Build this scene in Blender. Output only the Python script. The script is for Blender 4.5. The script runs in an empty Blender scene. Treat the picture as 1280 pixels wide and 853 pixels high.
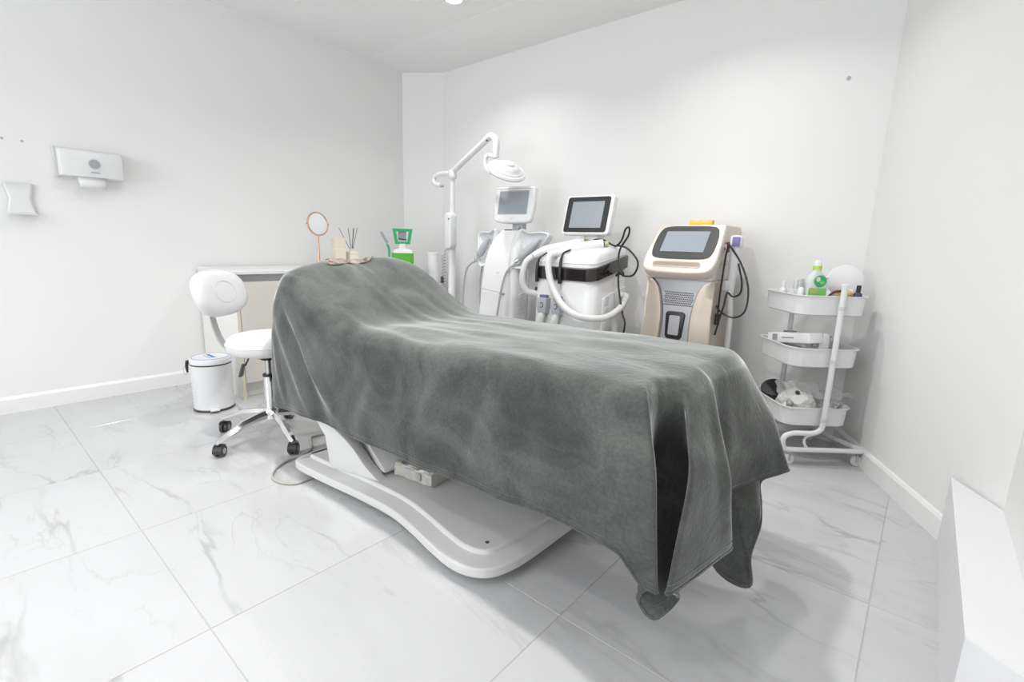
import bpy, bmesh, math, random
from mathutils import Vector, Matrix, noise

random.seed(7)
R = math.radians
sc = bpy.context.scene
C = sc.collection

# ------------------------------------------------------------------ camera
CAM_H = 0.94
F_PX, PITCH, ROLL, YAW = 607.24, R(11.143), R(-1.70), R(40.173)
def cam_basis():
    cr, sr, cp, sp, cy, sy = math.cos(ROLL), math.sin(ROLL), math.cos(PITCH), math.sin(PITCH), math.cos(YAW), math.sin(YAW)
    Rr = Matrix(((cr, -sr, 0), (sr, cr, 0), (0, 0, 1)))
    W = Matrix(((1, 0, 0), (0, -sp, cp), (0, -cp, -sp)))
    Z = Matrix(((cy, -sy, 0), (sy, cy, 0), (0, 0, 1)))
    return Z @ W @ Rr
B3 = cam_basis()
camd = bpy.data.cameras.new('camera'); cam = bpy.data.objects.new('camera', camd); C.objects.link(cam)
M = Matrix.Identity(4)
for i in range(3):
    M[i][0] = B3[i][0]; M[i][1] = -B3[i][1]; M[i][2] = -B3[i][2]
M[2][3] = CAM_H
cam.matrix_world = M
camd.sensor_width = 36; camd.lens = F_PX / 1280 * 36; camd.clip_start = 0.02
sc.camera = cam

# ------------------------------------------------------------------ world, exposure, large lights
w = bpy.data.worlds.new('world'); sc.world = w; w.use_nodes = True
w.node_tree.nodes['Background'].inputs[0].default_value = (0.9, 0.95, 1.0, 1)
w.node_tree.nodes['Background'].inputs[1].default_value = 0.3
sc.view_settings.view_transform = 'Standard'; sc.view_settings.look = 'None'
sc.view_settings.gamma = 1.0; sc.view_settings.use_curve_mapping = False
sc.view_settings.exposure = 0.16
LAMP_W = 6.2            # each recessed downlight
FILL_W = 36.0          # added fill light from the unseen wall behind the camera
LAMP_SPREAD = 132
CEIL = 2.335
XL, YB, YF = -3.560, 2.879, -2.9
CORNER = (-0.245, YB)           # back wall / angled wall
BEND = (0.262, 1.902)           # angled wall / right wall
XR = 0.262

def area_light(name, loc, rot, sx, sy, watts, col=(1, 1, 1), shape='RECTANGLE', parent=None, spread=math.pi):
    d = bpy.data.lights.new(name, 'AREA'); d.shape = shape; d.size = sx
    if shape in ('RECTANGLE', 'ELLIPSE'): d.size_y = sy
    d.energy = watts; d.color = col; d.spread = spread
    o = bpy.data.objects.new(name, d); C.objects.link(o)
    o.location = loc; o.rotation_euler = rot
    if parent: o.parent = parent
    return o
area_light('fill_light', (-1.7, YF + 0.03, 1.45), (R(90), 0, 0), 2.4, 1.5, FILL_W, (0.95, 0.975, 1.0))

# ------------------------------------------------------------------ materials
MATS = {}
def mat(name, col, rough=0.5, metal=0.0, noise_amt=0.0, noise_scale=20, bump=0.0, bump_scale=80, coat=0.0, sheen=0.0, trans=0.0, emit=None, estr=0, ior=1.45, alpha=1.0, subsurf=0):
    if name in MATS: return MATS[name]
    m = bpy.data.materials.new(name); m.use_nodes = True
    nt = m.node_tree; b = nt.nodes['Principled BSDF']
    b.inputs['Base Color'].default_value = (*col, 1); b.inputs['Roughness'].default_value = rough
    b.inputs['Metallic'].default_value = metal; b.inputs['Coat Weight'].default_value = coat
    b.inputs['Sheen Weight'].default_value = sheen; b.inputs['Transmission Weight'].default_value = trans
    b.inputs['IOR'].default_value = ior; b.inputs['Alpha'].default_value = alpha
    tc = nt.nodes.new('ShaderNodeTexCoord')
    if noise_amt:
        n = nt.nodes.new('ShaderNodeTexNoise'); n.inputs['Scale'].default_value = noise_scale; n.inputs['Detail'].default_value = 4
        nt.links.new(tc.outputs['Object'], n.inputs['Vector'])
        mx = nt.nodes.new('ShaderNodeMixRGB'); mx.blend_type = 'MIX'
        mx.inputs[1].default_value = (*[c * (1 - noise_amt) for c in col], 1); mx.inputs[2].default_value = (*[min(1, c * (1 + noise_amt)) for c in col], 1)
        nt.links.new(n.outputs['Fac'], mx.inputs[0]); nt.links.new(mx.outputs[0], b.inputs['Base Color'])
    if bump:
        n = nt.nodes.new('ShaderNodeTexNoise'); n.inputs['Scale'].default_value = bump_scale; n.inputs['Detail'].default_value = 3
        nt.links.new(tc.outputs['Object'], n.inputs['Vector'])
        bp = nt.nodes.new('ShaderNodeBump'); bp.inputs['Strength'].default_value = bump; bp.inputs['Distance'].default_value = 0.002
        nt.links.new(n.outputs['Fac'], bp.inputs['Height']); nt.links.new(bp.outputs[0], b.inputs['Normal'])
    if emit:
        b.inputs['Emission Color'].default_value = (*emit, 1); b.inputs['Emission Strength'].default_value = estr
    MATS[name] = m
    return m

mat('wall', (0.86, 0.86, 0.85), 0.75, noise_amt=0.01, noise_scale=3, bump=0.05, bump_scale=200)
mat('ceiling', (0.92, 0.92, 0.91), 0.8, noise_amt=0.008, noise_scale=3)
mat('baseboard', (0.87, 0.87, 0.86), 0.35, noise_amt=0.01)
mat('casing', (0.80, 0.80, 0.815), 0.3, noise_amt=0.008)
mat('grout', (0.47, 0.47, 0.465), 0.8, noise_amt=0.05, noise_scale=40)
mat('plastic', (0.80, 0.80, 0.805), 0.3, noise_amt=0.008)
mat('plastic_matte', (0.66, 0.66, 0.655), 0.5, noise_amt=0.015)
mat('plastic_grey', (0.44, 0.455, 0.48), 0.4, noise_amt=0.02)
mat('plastic_silver', (0.42, 0.42, 0.44), 0.38, metal=0.35, noise_amt=0.02)
mat('cradle', (0.70, 0.72, 0.745), 0.4, noise_amt=0.01)
mat('black', (0.022, 0.021, 0.022), 0.35, noise_amt=0.1)
mat('black_gloss', (0.02, 0.017, 0.017), 0.12, coat=0.3, noise_amt=0.05)
mat('charcoal', (0.06, 0.06, 0.062), 0.4, noise_amt=0.05)
mat('screen', (0.30, 0.33, 0.37), 0.25, noise_amt=0.02, noise_scale=3)
mat('screen_bright', (0.30, 0.34, 0.39), 0.25, noise_amt=0.05, noise_scale=14)
mat('chrome', (0.75, 0.75, 0.76), 0.12, metal=1.0, noise_amt=0.01)
mat('steel', (0.55, 0.55, 0.55), 0.3, metal=1.0, noise_amt=0.02)
mat('gold', (0.55, 0.475, 0.405), 0.36, metal=0.4, noise_amt=0.015)
mat('gold_light', (0.68, 0.61, 0.545), 0.38, metal=0.25, noise_amt=0.015)
mat('gold_slot_shade', (0.50, 0.42, 0.35), 0.3, metal=0.8, noise_amt=0.02)
mat('copper', (0.72, 0.42, 0.30), 0.25, metal=0.9, noise_amt=0.02)
mat('mirror', (0.85, 0.88, 0.9), 0.03, metal=1.0, noise_amt=0.002)
mat('leatherette', (0.74, 0.74, 0.74), 0.4, noise_amt=0.01, bump=0.1, bump_scale=300)
mat('cabinet', (0.83, 0.82, 0.79), 0.4, noise_amt=0.01)
mat('cabinet_door', (0.70, 0.66, 0.61), 0.4, noise_amt=0.012)
mat('cabinet_edge', (0.72, 0.66, 0.50), 0.5, noise_amt=0.02)
mat('alu', (0.42, 0.42, 0.41), 0.4, metal=0.7, noise_amt=0.02)
mat('hose', (0.72, 0.72, 0.70), 0.45, noise_amt=0.02)
mat('cable_grey', (0.40, 0.40, 0.40), 0.5, noise_amt=0.02)
mat('cord_beige', (0.46, 0.45, 0.41), 0.5, noise_amt=0.03)
mat('beige', (0.80, 0.70, 0.60), 0.55, noise_amt=0.02)
mat('cream', (0.88, 0.80, 0.70), 0.35, noise_amt=0.02)
mat('green', (0.04, 0.42, 0.16), 0.4, noise_amt=0.03)
mat('green_label', (0.10, 0.45, 0.05), 0.45, noise_amt=0.04)
mat('green_light', (0.20, 0.62, 0.16), 0.45, noise_amt=0.04)
mat('tip_green', (0.52, 0.58, 0.30), 0.45, noise_amt=0.03)
mat('lime', (0.50, 0.75, 0.08), 0.45, noise_amt=0.03)
mat('orange_print', (0.85, 0.42, 0.25), 0.5, noise_amt=0.1, noise_scale=60)
mat('blue_print', (0.14, 0.26, 0.68), 0.45, noise_amt=0.05)
mat('purple', (0.20, 0.17, 0.38), 0.4, noise_amt=0.05)
mat('yellow', (0.90, 0.55, 0.08), 0.5, noise_amt=0.03)
mat('amber', (0.75, 0.52, 0.25), 0.35, noise_amt=0.1)
mat('navy', (0.05, 0.07, 0.12), 0.35, noise_amt=0.1)
mat('maroon', (0.12, 0.04, 0.04), 0.4, noise_amt=0.1)
mat('red', (0.45, 0.06, 0.05), 0.4, noise_amt=0.05)
mat('paper', (0.85, 0.85, 0.85), 0.7, noise_amt=0.02)
mat('print_grey', (0.35, 0.36, 0.40), 0.6, noise_amt=0.05)
mat('wrap', (0.52, 0.51, 0.46), 0.25, noise_amt=0.3, noise_scale=45, bump=0.8, bump_scale=60)
mat('cotton', (0.86, 0.85, 0.83), 0.8, noise_amt=0.06, noise_scale=35, bump=0.8, bump_scale=60)
mat('clear_bag', (0.92, 0.92, 0.92), 0.18, alpha=0.35, noise_amt=0.03, bump=0.7, bump_scale=50)
mat('bottle_clear', (0.80, 0.86, 0.83), 0.15, alpha=0.72, noise_amt=0.01)
mat('clear_plastic', (0.90, 0.90, 0.93), 0.08, alpha=0.5, noise_amt=0.005)
mat('lens_glow', (1, 1, 1), 0.4, emit=(1, 0.99, 0.97), estr=9.0, noise_amt=0.001)
mat('fill_glow', (1, 1, 1), 0.4, emit=(0.95, 0.975, 1.0), estr=1.2, noise_amt=0.001)  # glow of the added fill window
mat('rubber_white', (0.80, 0.80, 0.76), 0.5, noise_amt=0.02)

def marble():
    m = bpy.data.materials.new('marble_tile'); m.use_nodes = True; nt = m.node_tree; b = nt.nodes['Principled BSDF']
    N = nt.nodes.new; L = nt.links.new
    tc = N('ShaderNodeTexCoord'); oi = N('ShaderNodeObjectInfo'); geo = N('ShaderNodeNewGeometry')
    # world position, shifted by a random amount for every tile
    sc_ = N('ShaderNodeVectorMath'); sc_.operation = 'SCALE'; sc_.inputs[3].default_value = 0.5
    cmb = N('ShaderNodeCombineXYZ'); L(oi.outputs['Random'], cmb.inputs[0]); L(oi.outputs['Random'], cmb.inputs[1]); L(oi.outputs['Random'], cmb.inputs[2])
    L(cmb.outputs[0], sc_.inputs[0])
    ad = N('ShaderNodeVectorMath'); ad.operation = 'ADD'; L(geo.outputs['Position'], ad.inputs[0]); L(sc_.outputs[0], ad.inputs[1])
    mp = N('ShaderNodeMapping'); mp.inputs['Rotation'].default_value = (0, 0, R(38)); mp.inputs['Scale'].default_value = (0.75, 2.4, 1)
    L(ad.outputs[0], mp.inputs[0])
    def vein(scale, width, detail, dist, off):
        mo = N('ShaderNodeVectorMath'); mo.operation = 'ADD'; mo.inputs[1].default_value = (off, off * 0.7, off); L(mp.outputs[0], mo.inputs[0])
        n = N('ShaderNodeTexNoise'); n.inputs['Scale'].default_value = scale; n.inputs['Detail'].default_value = detail; n.inputs['Roughness'].default_value = 0.55; n.inputs['Distortion'].default_value = dist
        L(mo.outputs[0], n.inputs['Vector'])
        s = N('ShaderNodeMath'); s.operation = 'SUBTRACT'; s.inputs[1].default_value = 0.5; L(n.outputs['Fac'], s.inputs[0])
        a = N('ShaderNodeMath'); a.operation = 'ABSOLUTE'; L(s.outputs[0], a.inputs[0])
        r = N('ShaderNodeMapRange'); r.inputs[1].default_value = 0; r.inputs[2].default_value = width; r.inputs[3].default_value = 1; r.inputs[4].default_value = 0; r.interpolation_type = 'SMOOTHSTEP'
        L(a.outputs[0], r.inputs[0])
        # patchy mask so a vein fades in and out
        k = N('ShaderNodeTexNoise'); k.inputs['Scale'].default_value = 2.2; k.inputs['Detail'].default_value = 2; L(mo.outputs[0], k.inputs['Vector'])
        kr = N('ShaderNodeMapRange'); kr.inputs[1].default_value = 0.47; kr.inputs[2].default_value = 0.67; L(k.outputs['Fac'], kr.inputs[0])
        mu = N('ShaderNodeMath'); mu.operation = 'MULTIPLY'; L(r.outputs[0], mu.inputs[0]); L(kr.outputs[0], mu.inputs[1])
        return mu
    v1 = vein(1.1, 0.024, 5, 0.5, 0.0); v2 = vein(2.2, 0.016, 5, 0.7, 5.3); v3 = vein(0.8, 0.14, 3, 0.3, 9.1)
    mx1 = N('ShaderNodeMixRGB'); mx1.inputs[1].default_value = (0.57, 0.57, 0.58, 1); mx1.inputs[2].default_value = (0.35, 0.35, 0.35, 1)
    s1 = N('ShaderNodeMath'); s1.operation = 'MULTIPLY'; s1.inputs[1].default_value = 0.75; L(v1.outputs[0], s1.inputs[0]); L(s1.outputs[0], mx1.inputs[0])
    mx2 = N('ShaderNodeMixRGB'); mx2.inputs[2].default_value = (0.41, 0.41, 0.41, 1); L(mx1.outputs[0], mx2.inputs[1])
    s2 = N('ShaderNodeMath'); s2.operation = 'MULTIPLY'; s2.inputs[1].default_value = 0.5; L(v2.outputs[0], s2.inputs[0]); L(s2.outputs[0], mx2.inputs[0])
    mx3 = N('ShaderNodeMixRGB'); mx3.inputs[2].default_value = (0.50, 0.50, 0.50, 1); L(mx2.outputs[0], mx3.inputs[1])
    s3 = N('ShaderNodeMath'); s3.operation = 'MULTIPLY'; s3.inputs[1].default_value = 0.45; L(v3.outputs[0], s3.inputs[0]); L(s3.outputs[0], mx3.inputs[0])
    L(mx3.outputs[0], b.inputs['Base Color'])
    b.inputs['Roughness'].default_value = 0.13; b.inputs['IOR'].default_value = 1.5
    MATS['marble'] = m
marble()

def fleece():
    m = bpy.data.materials.new('fleece'); m.use_nodes = True; nt = m.node_tree; b = nt.nodes['Principled BSDF']
    N = nt.nodes.new; L = nt.links.new
    tc = N('ShaderNodeTexCoord')
    n1 = N('ShaderNodeTexNoise'); n1.inputs['Scale'].default_value = 6; n1.inputs['Detail'].default_value = 6; n1.inputs['Roughness'].default_value = 0.6; n1.inputs['Distortion'].default_value = 0.8
    mp = N('ShaderNodeMapping'); mp.inputs['Scale'].default_value = (0.9, 1.2, 1.0); L(tc.outputs['Object'], mp.inputs[0]); L(mp.outputs[0], n1.inputs['Vector'])
    cr = N('ShaderNodeValToRGB'); cr.color_ramp.elements[0].position = 0.33; cr.color_ramp.elements[0].color = (0.0580, 0.0609, 0.0580, 1)
    cr.color_ramp.elements[1].position = 0.70; cr.color_ramp.elements[1].color = (0.1276, 0.1334, 0.1261, 1)
    L(n1.outputs['Fac'], cr.inputs[0])
    n2 = N('ShaderNodeTexNoise'); n2.inputs['Scale'].default_value = 130; n2.inputs['Detail'].default_value = 3
    L(tc.outputs['Object'], n2.inputs['Vector'])
    mu = N('ShaderNodeMixRGB'); mu.blend_type = 'OVERLAY'; mu.inputs[0].default_value = 0.35; L(cr.outputs[0], mu.inputs[1]); L(n2.outputs['Fac'], mu.inputs[2])
    L(mu.outputs[0], b.inputs['Base Color'])
    bp = N('ShaderNodeBump'); bp.inputs['Strength'].default_value = 0.5; bp.inputs['Distance'].default_value = 0.0016
    L(n2.outputs['Fac'], bp.inputs['Height'])
    bp2 = N('ShaderNodeBump'); bp2.inputs['Strength'].default_value = 0.35; bp2.inputs['Distance'].default_value = 0.012
    L(n1.outputs['Fac'], bp2.inputs['Height']); L(bp.outputs[0], bp2.inputs['Normal']); L(bp2.outputs[0], b.inputs['Normal'])
    b.inputs['Roughness'].default_value = 0.9; b.inputs['Sheen Weight'].default_value = 1.0; b.inputs['Sheen Roughness'].default_value = 0.33
    b.inputs['Sheen Tint'].default_value = (0.97, 1.0, 0.97, 1); b.inputs['Specular IOR Level'].default_value = 0.15
    MATS['fleece'] = m
fleece()

def floral():
    m = bpy.data.materials.new('floral'); m.use_nodes = True; nt = m.node_tree; b = nt.nodes['Principled BSDF']
    N = nt.nodes.new; L = nt.links.new
    tc = N('ShaderNodeTexCoord'); v = N('ShaderNodeTexVoronoi'); v.inputs['Scale'].default_value = 55; L(tc.outputs['Object'], v.inputs['Vector'])
    cr = N('ShaderNodeValToRGB'); e = cr.color_ramp.elements
    e[0].position = 0.0; e[0].color = (0.05, 0.06, 0.05, 1); e[1].position = 1.0; e[1].color = (0.40, 0.34, 0.30, 1)
    for p, c in ((0.25, (0.42, 0.28, 0.25, 1)), (0.45, (0.08, 0.10, 0.08, 1)), (0.6, (0.38, 0.33, 0.25, 1)), (0.8, (0.17, 0.18, 0.16, 1))):
        q = e.new(p); q.color = c
    sp = N('ShaderNodeSeparateColor'); L(v.outputs['Color'], sp.inputs[0]); L(sp.outputs[0], cr.inputs[0]); L(cr.outputs[0], b.inputs['Base Color'])
    b.inputs['Roughness'].default_value = 0.8
    MATS['floral'] = m
floral()

# ------------------------------------------------------------------ mesh helpers
INV = {}
def thing(name, label, cat, loc=(0, 0, 0), rotz=0, group=None):
    o = bpy.data.objects.new(name, None); C.objects.link(o); o.empty_display_size = 0.05
    o.location = loc; o.rotation_euler = (0, 0, rotz); o['label'] = label; o['category'] = cat
    if group: o['group'] = group
    INV[o] = (Matrix.Translation(Vector(loc)) @ Matrix.Rotation(rotz, 4, 'Z')).inverted()
    return o
def tag(o, label, cat, group=None):
    o['label'] = label; o['category'] = cat
    if group: o['group'] = group
    return o

def catmull(pts, k=6, closed=False):
    pts = [Vector(p) for p in pts]; n = len(pts)
    if n < 3: return pts
    out = []
    segs = n if closed else n - 1
    for i in range(segs):
        p1 = pts[i]; p2 = pts[(i + 1) % n]
        p0 = pts[i - 1] if (i > 0 or closed) else p1 * 2 - p2
        p3 = pts[(i + 2) % n] if (i + 2 < n or closed) else p2 * 2 - p1
        for j in range(k):
            t = j / k
            out.append(0.5 * ((2 * p1) + (p2 - p0) * t + (2 * p0 - 5 * p1 + 4 * p2 - p3) * t * t + (3 * p1 - p0 - 3 * p2 + p3) * t ** 3))
    if not closed: out.append(pts[-1])
    return out

def rrect(x0, x1, y0, y1, r, n=5):
    """rounded rectangle outline, counter-clockwise; r scalar or four radii (x0y0, x1y0, x1y1, x0y1)"""
    rs = r if isinstance(r, (list, tuple)) else [r] * 4
    out = []
    for (cx, cy, a), rr in zip(((x0, y0, 180), (x1, y0, 270), (x1, y1, 0), (x0, y1, 90)), rs):
        rr = max(rr, 1e-5)
        ox = cx + (rr if cx == x0 else -rr); oy = cy + (rr if cy == y0 else -rr)
        for i in range(n + 1):
            t = R(a + 90 * i / n); out.append((ox + rr * math.cos(t), oy + rr * math.sin(t)))
    return out

class MB:
    def __init__(s): s.v = []; s.f = []
    def add(s, vs, fs):
        o = len(s.v); s.v += [Vector(v) for v in vs]; s.f += [[i + o for i in f] for f in fs]; return s
    def addbm(s, bm, mtx=None):
        bm.verts.ensure_lookup_table(); bm.verts.index_update()
        s.add([(mtx @ v.co if mtx else v.co.copy()) for v in bm.verts], [[v.index for v in f.verts] for f in bm.faces]); bm.free(); return s
    def box(s, c, size, bevel=0.0, seg=2, mtx=None):
        bm = bmesh.new(); bmesh.ops.create_cube(bm, size=1)
        for v in bm.verts: v.co = Vector((v.co.x * size[0], v.co.y * size[1], v.co.z * size[2]))
        if bevel: bmesh.ops.bevel(bm, geom=list(bm.edges), offset=bevel, segments=seg, profile=0.5, affect='EDGES')
        m = Matrix.Translation(Vector(c)) @ (mtx.to_4x4() if mtx else Matrix.Identity(4))
        return s.addbm(bm, m)
    def box2(s, a, b, bevel=0.0, seg=2):
        return s.box([(p + q) / 2 for p, q in zip(a, b)], [abs(q - p) for p, q in zip(a, b)], bevel, seg)
    def loft(s, rings, cap0=True, cap1=True, closed=True):
        n = len(rings[0]); vs = [p for r in rings for p in r]; fs = []
        for i in range(len(rings) - 1):
            for j in range(n if closed else n - 1):
                k = (j + 1) % n
                fs.append([i * n + j, i * n + k, (i + 1) * n + k, (i + 1) * n + j])
        if cap0: fs.append(list(range(n))[::-1])
        if cap1: fs.append([(len(rings) - 1) * n + j for j in range(n)])
        return s.add(vs, fs)
    def prism(s, poly, d0, d1, mtx=None, bevel=0.0, seg=2):
        """extrude a 2D outline (x,y) from z=d0 to d1 in the frame mtx; rounded rim by inset rings"""
        P = [Vector((p[0], p[1])) for p in poly]; n = len(P)
        area = sum(P[i].x * P[(i + 1) % n].y - P[(i + 1) % n].x * P[i].y for i in range(n))
        if area < 0: P.reverse()
        def inset(d):
            out = []
            for i in range(n):
                a = P[i - 1]; b = P[i]; c = P[(i + 1) % n]
                e1 = (b - a).normalized() if (b - a).length > 1e-9 else Vector((1, 0)); e2 = (c - b).normalized() if (c - b).length > 1e-9 else e1
                n1 = Vector((-e1.y, e1.x)); n2 = Vector((-e2.y, e2.x)); nn = n1 + n2
                if nn.length < 1e-6: nn = n1
                nn.normalize(); kk = max(0.5, nn.dot(n1)); out.append(b + nn * (d / kk))
            return out
        rings = []
        lo, hi = min(d0, d1), max(d0, d1)
        if bevel:
            # quarter-round: z and inset must be complementary
            low = [[(p.x, p.y, lo + bevel * (1 - math.cos(math.pi / 2 * i / seg))) for p in inset(bevel * (1 - math.sin(math.pi / 2 * i / seg)))] for i in range(seg + 1)]
            up = [[(p.x, p.y, hi - bevel * (1 - math.cos(math.pi / 2 * (seg - i) / seg))) for p in inset(bevel * (1 - math.sin(math.pi / 2 * (seg - i) / seg)))] for i in range(seg + 1)]
            rings = low + up
        else:
            rings = [[(p.x, p.y, lo) for p in P], [(p.x, p.y, hi) for p in P]]
        if mtx: rings = [[mtx @ Vector(p) for p in r] for r in rings]
        return s.loft(rings)
    def lathe(s, prof, c=(0, 0, 0), n=24, mtx=None, cap=True):
        rings = []
        for r, z in prof:
            rings.append([Vector((r * math.cos(2 * math.pi * i / n), r * math.sin(2 * math.pi * i / n), z)) for i in range(n)])
        m = Matrix.Translation(Vector(c)) @ (mtx.to_4x4() if mtx else Matrix.Identity(4))
        return s.loft([[m @ p for p in r] for r in rings], cap, cap)
    def tube(s, path, r, n=10, k=0, closed=False, flat=1.0):
        P = catmull(path, k, closed) if k else [Vector(p) for p in path]
        m = len(P); rs = r if isinstance(r, (list, tuple)) else None
        up = Vector((0.13, 0.21, 0.97)); rings = []; prev = None
        for i, p in enumerate(P):
            a = P[i - 1] if (i > 0 or closed) else p; b = P[(i + 1) % m] if (i < m - 1 or closed) else p
            t = (b - a); t = t.normalized() if t.length > 1e-9 else Vector((0, 0, 1))
            if prev is None:
                x = t.cross(up)
                if x.length < 1e-3: x = t.cross(Vector((1, 0, 0)))
            else:
                x = prev - t * prev.dot(t)
            x.normalize(); prev = x; y = t.cross(x)
            if rs:
                q = i / (m - 1) * (len(rs) - 1); j = min(int(q), len(rs) - 2); rr = rs[j] + (rs[j + 1] - rs[j]) * (q - j)
            else: rr = r
            rings.append([p + x * rr * math.cos(2 * math.pi * h / n) + y * rr * flat * math.sin(2 * math.pi * h / n) for h in range(n)])
        if closed: rings.append(rings[0]); return s.loft(rings, False, False)
        return s.loft(rings)
    def sphere(s, c, r, n=16, sz=(1, 1, 1), mtx=None):
        bm = bmesh.new(); bmesh.ops.create_uvsphere(bm, u_segments=n, v_segments=max(6, n // 2), radius=r)
        m = Matrix.Translation(Vector(c)) @ (mtx.to_4x4() if mtx else Matrix.Identity(4)) @ Matrix.Diagonal((*sz, 1))
        return s.addbm(bm, m)
    def build(s, name, material, parent=None, root=None, local=False, smooth=True, angle=35, subsurf=0):
        me = bpy.data.meshes.new(name); me.from_pydata([tuple(v) for v in s.v], [], s.f)
        bm = bmesh.new(); bm.from_mesh(me); bmesh.ops.recalc_face_normals(bm, faces=bm.faces); bm.to_mesh(me); bm.free()
        rt = root or parent
        while rt is not None and rt not in INV: rt = rt.parent
        if rt is not None and not local: me.transform(INV[rt])
        if smooth:
            for p in me.polygons: p.use_smooth = True
            me.set_sharp_from_angle(angle=R(angle))
        me.materials.append(MATS[material]); me.update()
        o = bpy.data.objects.new(name, me); C.objects.link(o)
        if parent is not None: o.parent = parent
        if subsurf:
            d = o.modifiers.new('subdivision', 'SUBSURF'); d.levels = subsurf; d.render_levels = subsurf
        return o
def struct(o):
    o['kind'] = 'structure'; return o
def frame(o, x, y):
    """4x4 frame with origin o, x axis x, y axis y, z = x cross y"""
    x = Vector(x).normalized(); z = x.cross(Vector(y)).normalized(); y = z.cross(x)
    m = Matrix.Identity(4)
    for i in range(3): m[i][0] = x[i]; m[i][1] = y[i]; m[i][2] = z[i]; m[i][3] = o[i]
    return m
def copy_tree(o, parent=None):
    c = o.copy(); C.objects.link(c); c.parent = parent
    for ch in list(o.children): copy_tree(ch, c)
    return c
# ================================================================== SETTING
def plan_wall(name, poly, z0, z1, m='wall'):
    return struct(MB().prism(poly, z0, z1).build(name, m, smooth=False))
T = 0.12
TOP = CEIL + 0.12
plan_wall('wall_left', [(XL - T, YF - T), (XL, YF - T), (XL, 2.705), (XL, YB + T), (XL - T, YB + T)], 0, TOP)
plan_wall('wall_corner', [(XL, 2.705), (-3.245, YB), (XL, YB)], 0, TOP)          # chamfered corner
plan_wall('wall_back', [(XL, YB), (CORNER[0] + 0.3, YB), (CORNER[0] + 0.3, YB + T), (XL, YB + T)], 0, TOP)
nx, ny = 0.888 * T, 0.461 * T
plan_wall('wall_angled', [CORNER, BEND, (BEND[0] + nx, BEND[1] + ny), (CORNER[0] + nx, CORNER[1] + ny)], 0, TOP)
plan_wall('wall_right', [(XR, BEND[1]), (XR, YF - T), (XR + T, YF - T), (XR + T, BEND[1])], 0, TOP)
plan_wall('wall_front', [(XL, YF), (XL, YF - T), (XR, YF - T), (XR, YF)], 0, TOP)
# ceiling: flat field plus the strip by the back wall that dips slightly
mb = MB()
mb.box2((XL, YF, CEIL), (XR + 0.1, 2.385, CEIL + 0.1))
ceil = struct(mb.build('ceiling', 'ceiling', smooth=False))
mb = MB()
prof = [(2.385, CEIL - 0.001), (YB, CEIL - 0.034), (YB, CEIL + 0.1), (2.385, CEIL + 0.1)]
mb.loft([[(x, p[0], p[1]) for p in prof] for x in (XL, XR + 0.1)])
mb.build('ceiling_strip', 'ceiling', ceil, smooth=False)
# floor: grout bed, square marble tiles on it (joints measured at x = 0.01, y = 0.32)
fl = struct(MB().prism([(XL, YF), (XR, YF), BEND, CORNER, (XL, YB)], -0.06, -0.0012).build('floor', 'grout', smooth=False))
TS = 0.607; J = 0.0012
tile_meshes = {}
def tile(x0, x1, y0, y1):
    key = (round(x1 - x0, 4), round(y1 - y0, 4))
    if key not in tile_meshes:
        sx, sy = key
        b = MB().box((0, 0, -0.005), (sx, sy, 0.010), 0.0008, 1).build('tile', 'marble', fl, smooth=False)
        tile_meshes[key] = b.data
    else:
        b = bpy.data.objects.new('tile', tile_meshes[key]); C.objects.link(b); b.parent = fl
    b.location = ((x0 + x1) / 2, (y0 + y1) / 2, 0)
i0, i1 = -6, 1
for i in range(-7, 2):
    for j in range(-6, 6):
        x0 = max(0.008 + i * TS + J, XL); x1 = min(0.008 + (i + 1) * TS - J, XR)
        y0 = max(0.322 + j * 0.612 + J, YF); y1 = min(0.322 + (j + 1) * 0.612 - J, YB)
        if x1 - x0 > 0.01 and y1 - y0 > 0.01: tile(x0, x1, y0, y1)
# baseboards
def baseboard(name, a, b, nrm, h=0.088, t=0.014):
    a = Vector((*a, 0)); b = Vector((*b, 0)); n = Vector((*nrm, 0)).normalized()
    pr = [(0, 0), (t, 0), (t, h - 0.014), (t * 0.55, h - 0.004), (0, h)]
    mb = MB(); mb.loft([[p + n * q[0] + Vector((0, 0, q[1])) for q in pr] for p in (a, b)])
    return struct(mb.build(name, 'baseboard', smooth=False))
baseboard('baseboard_left', (XL, YF), (XL, 2.705), (1, 0))
baseboard('baseboard_corner', (XL, 2.705), (-3.245, YB), (0.488, -0.873))
baseboard('baseboard_back', (-3.245, YB), CORNER, (0, -1))
baseboard('baseboard_angled', CORNER, (0.166, 2.085), (-0.888, -0.461))
# made-up window behind the camera, added unseen as a fill light
wroot = MB().box2((-2.95, YF, 0.65), (-0.45, YF + 0.012, 2.25)).build('added_window', 'plastic', smooth=False); struct(wroot)
for (a, b) in (((-2.91, 0.69), (-1.72, 2.21)), ((-1.68, 0.69), (-0.49, 2.21))):
    MB().box2((a[0], YF + 0.012, a[1]), (b[0], YF + 0.016, b[1])).build('fill_pane', 'fill_glow', wroot, smooth=False)
# low boxed ledge along the right wall, its far end against the angled wall
LZ = 0.235
lp = [(0.152, 2.078), (0.153, 1.178), (0.2618, 1.100), (0.2618, 1.893)]
o = MB().prism(lp, 0, LZ).build('pipe_casing', 'casing', smooth=False)
tag(o, 'low white boxed ledge on the floor along the wall, in front of the angled wall', 'ledge')

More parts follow.
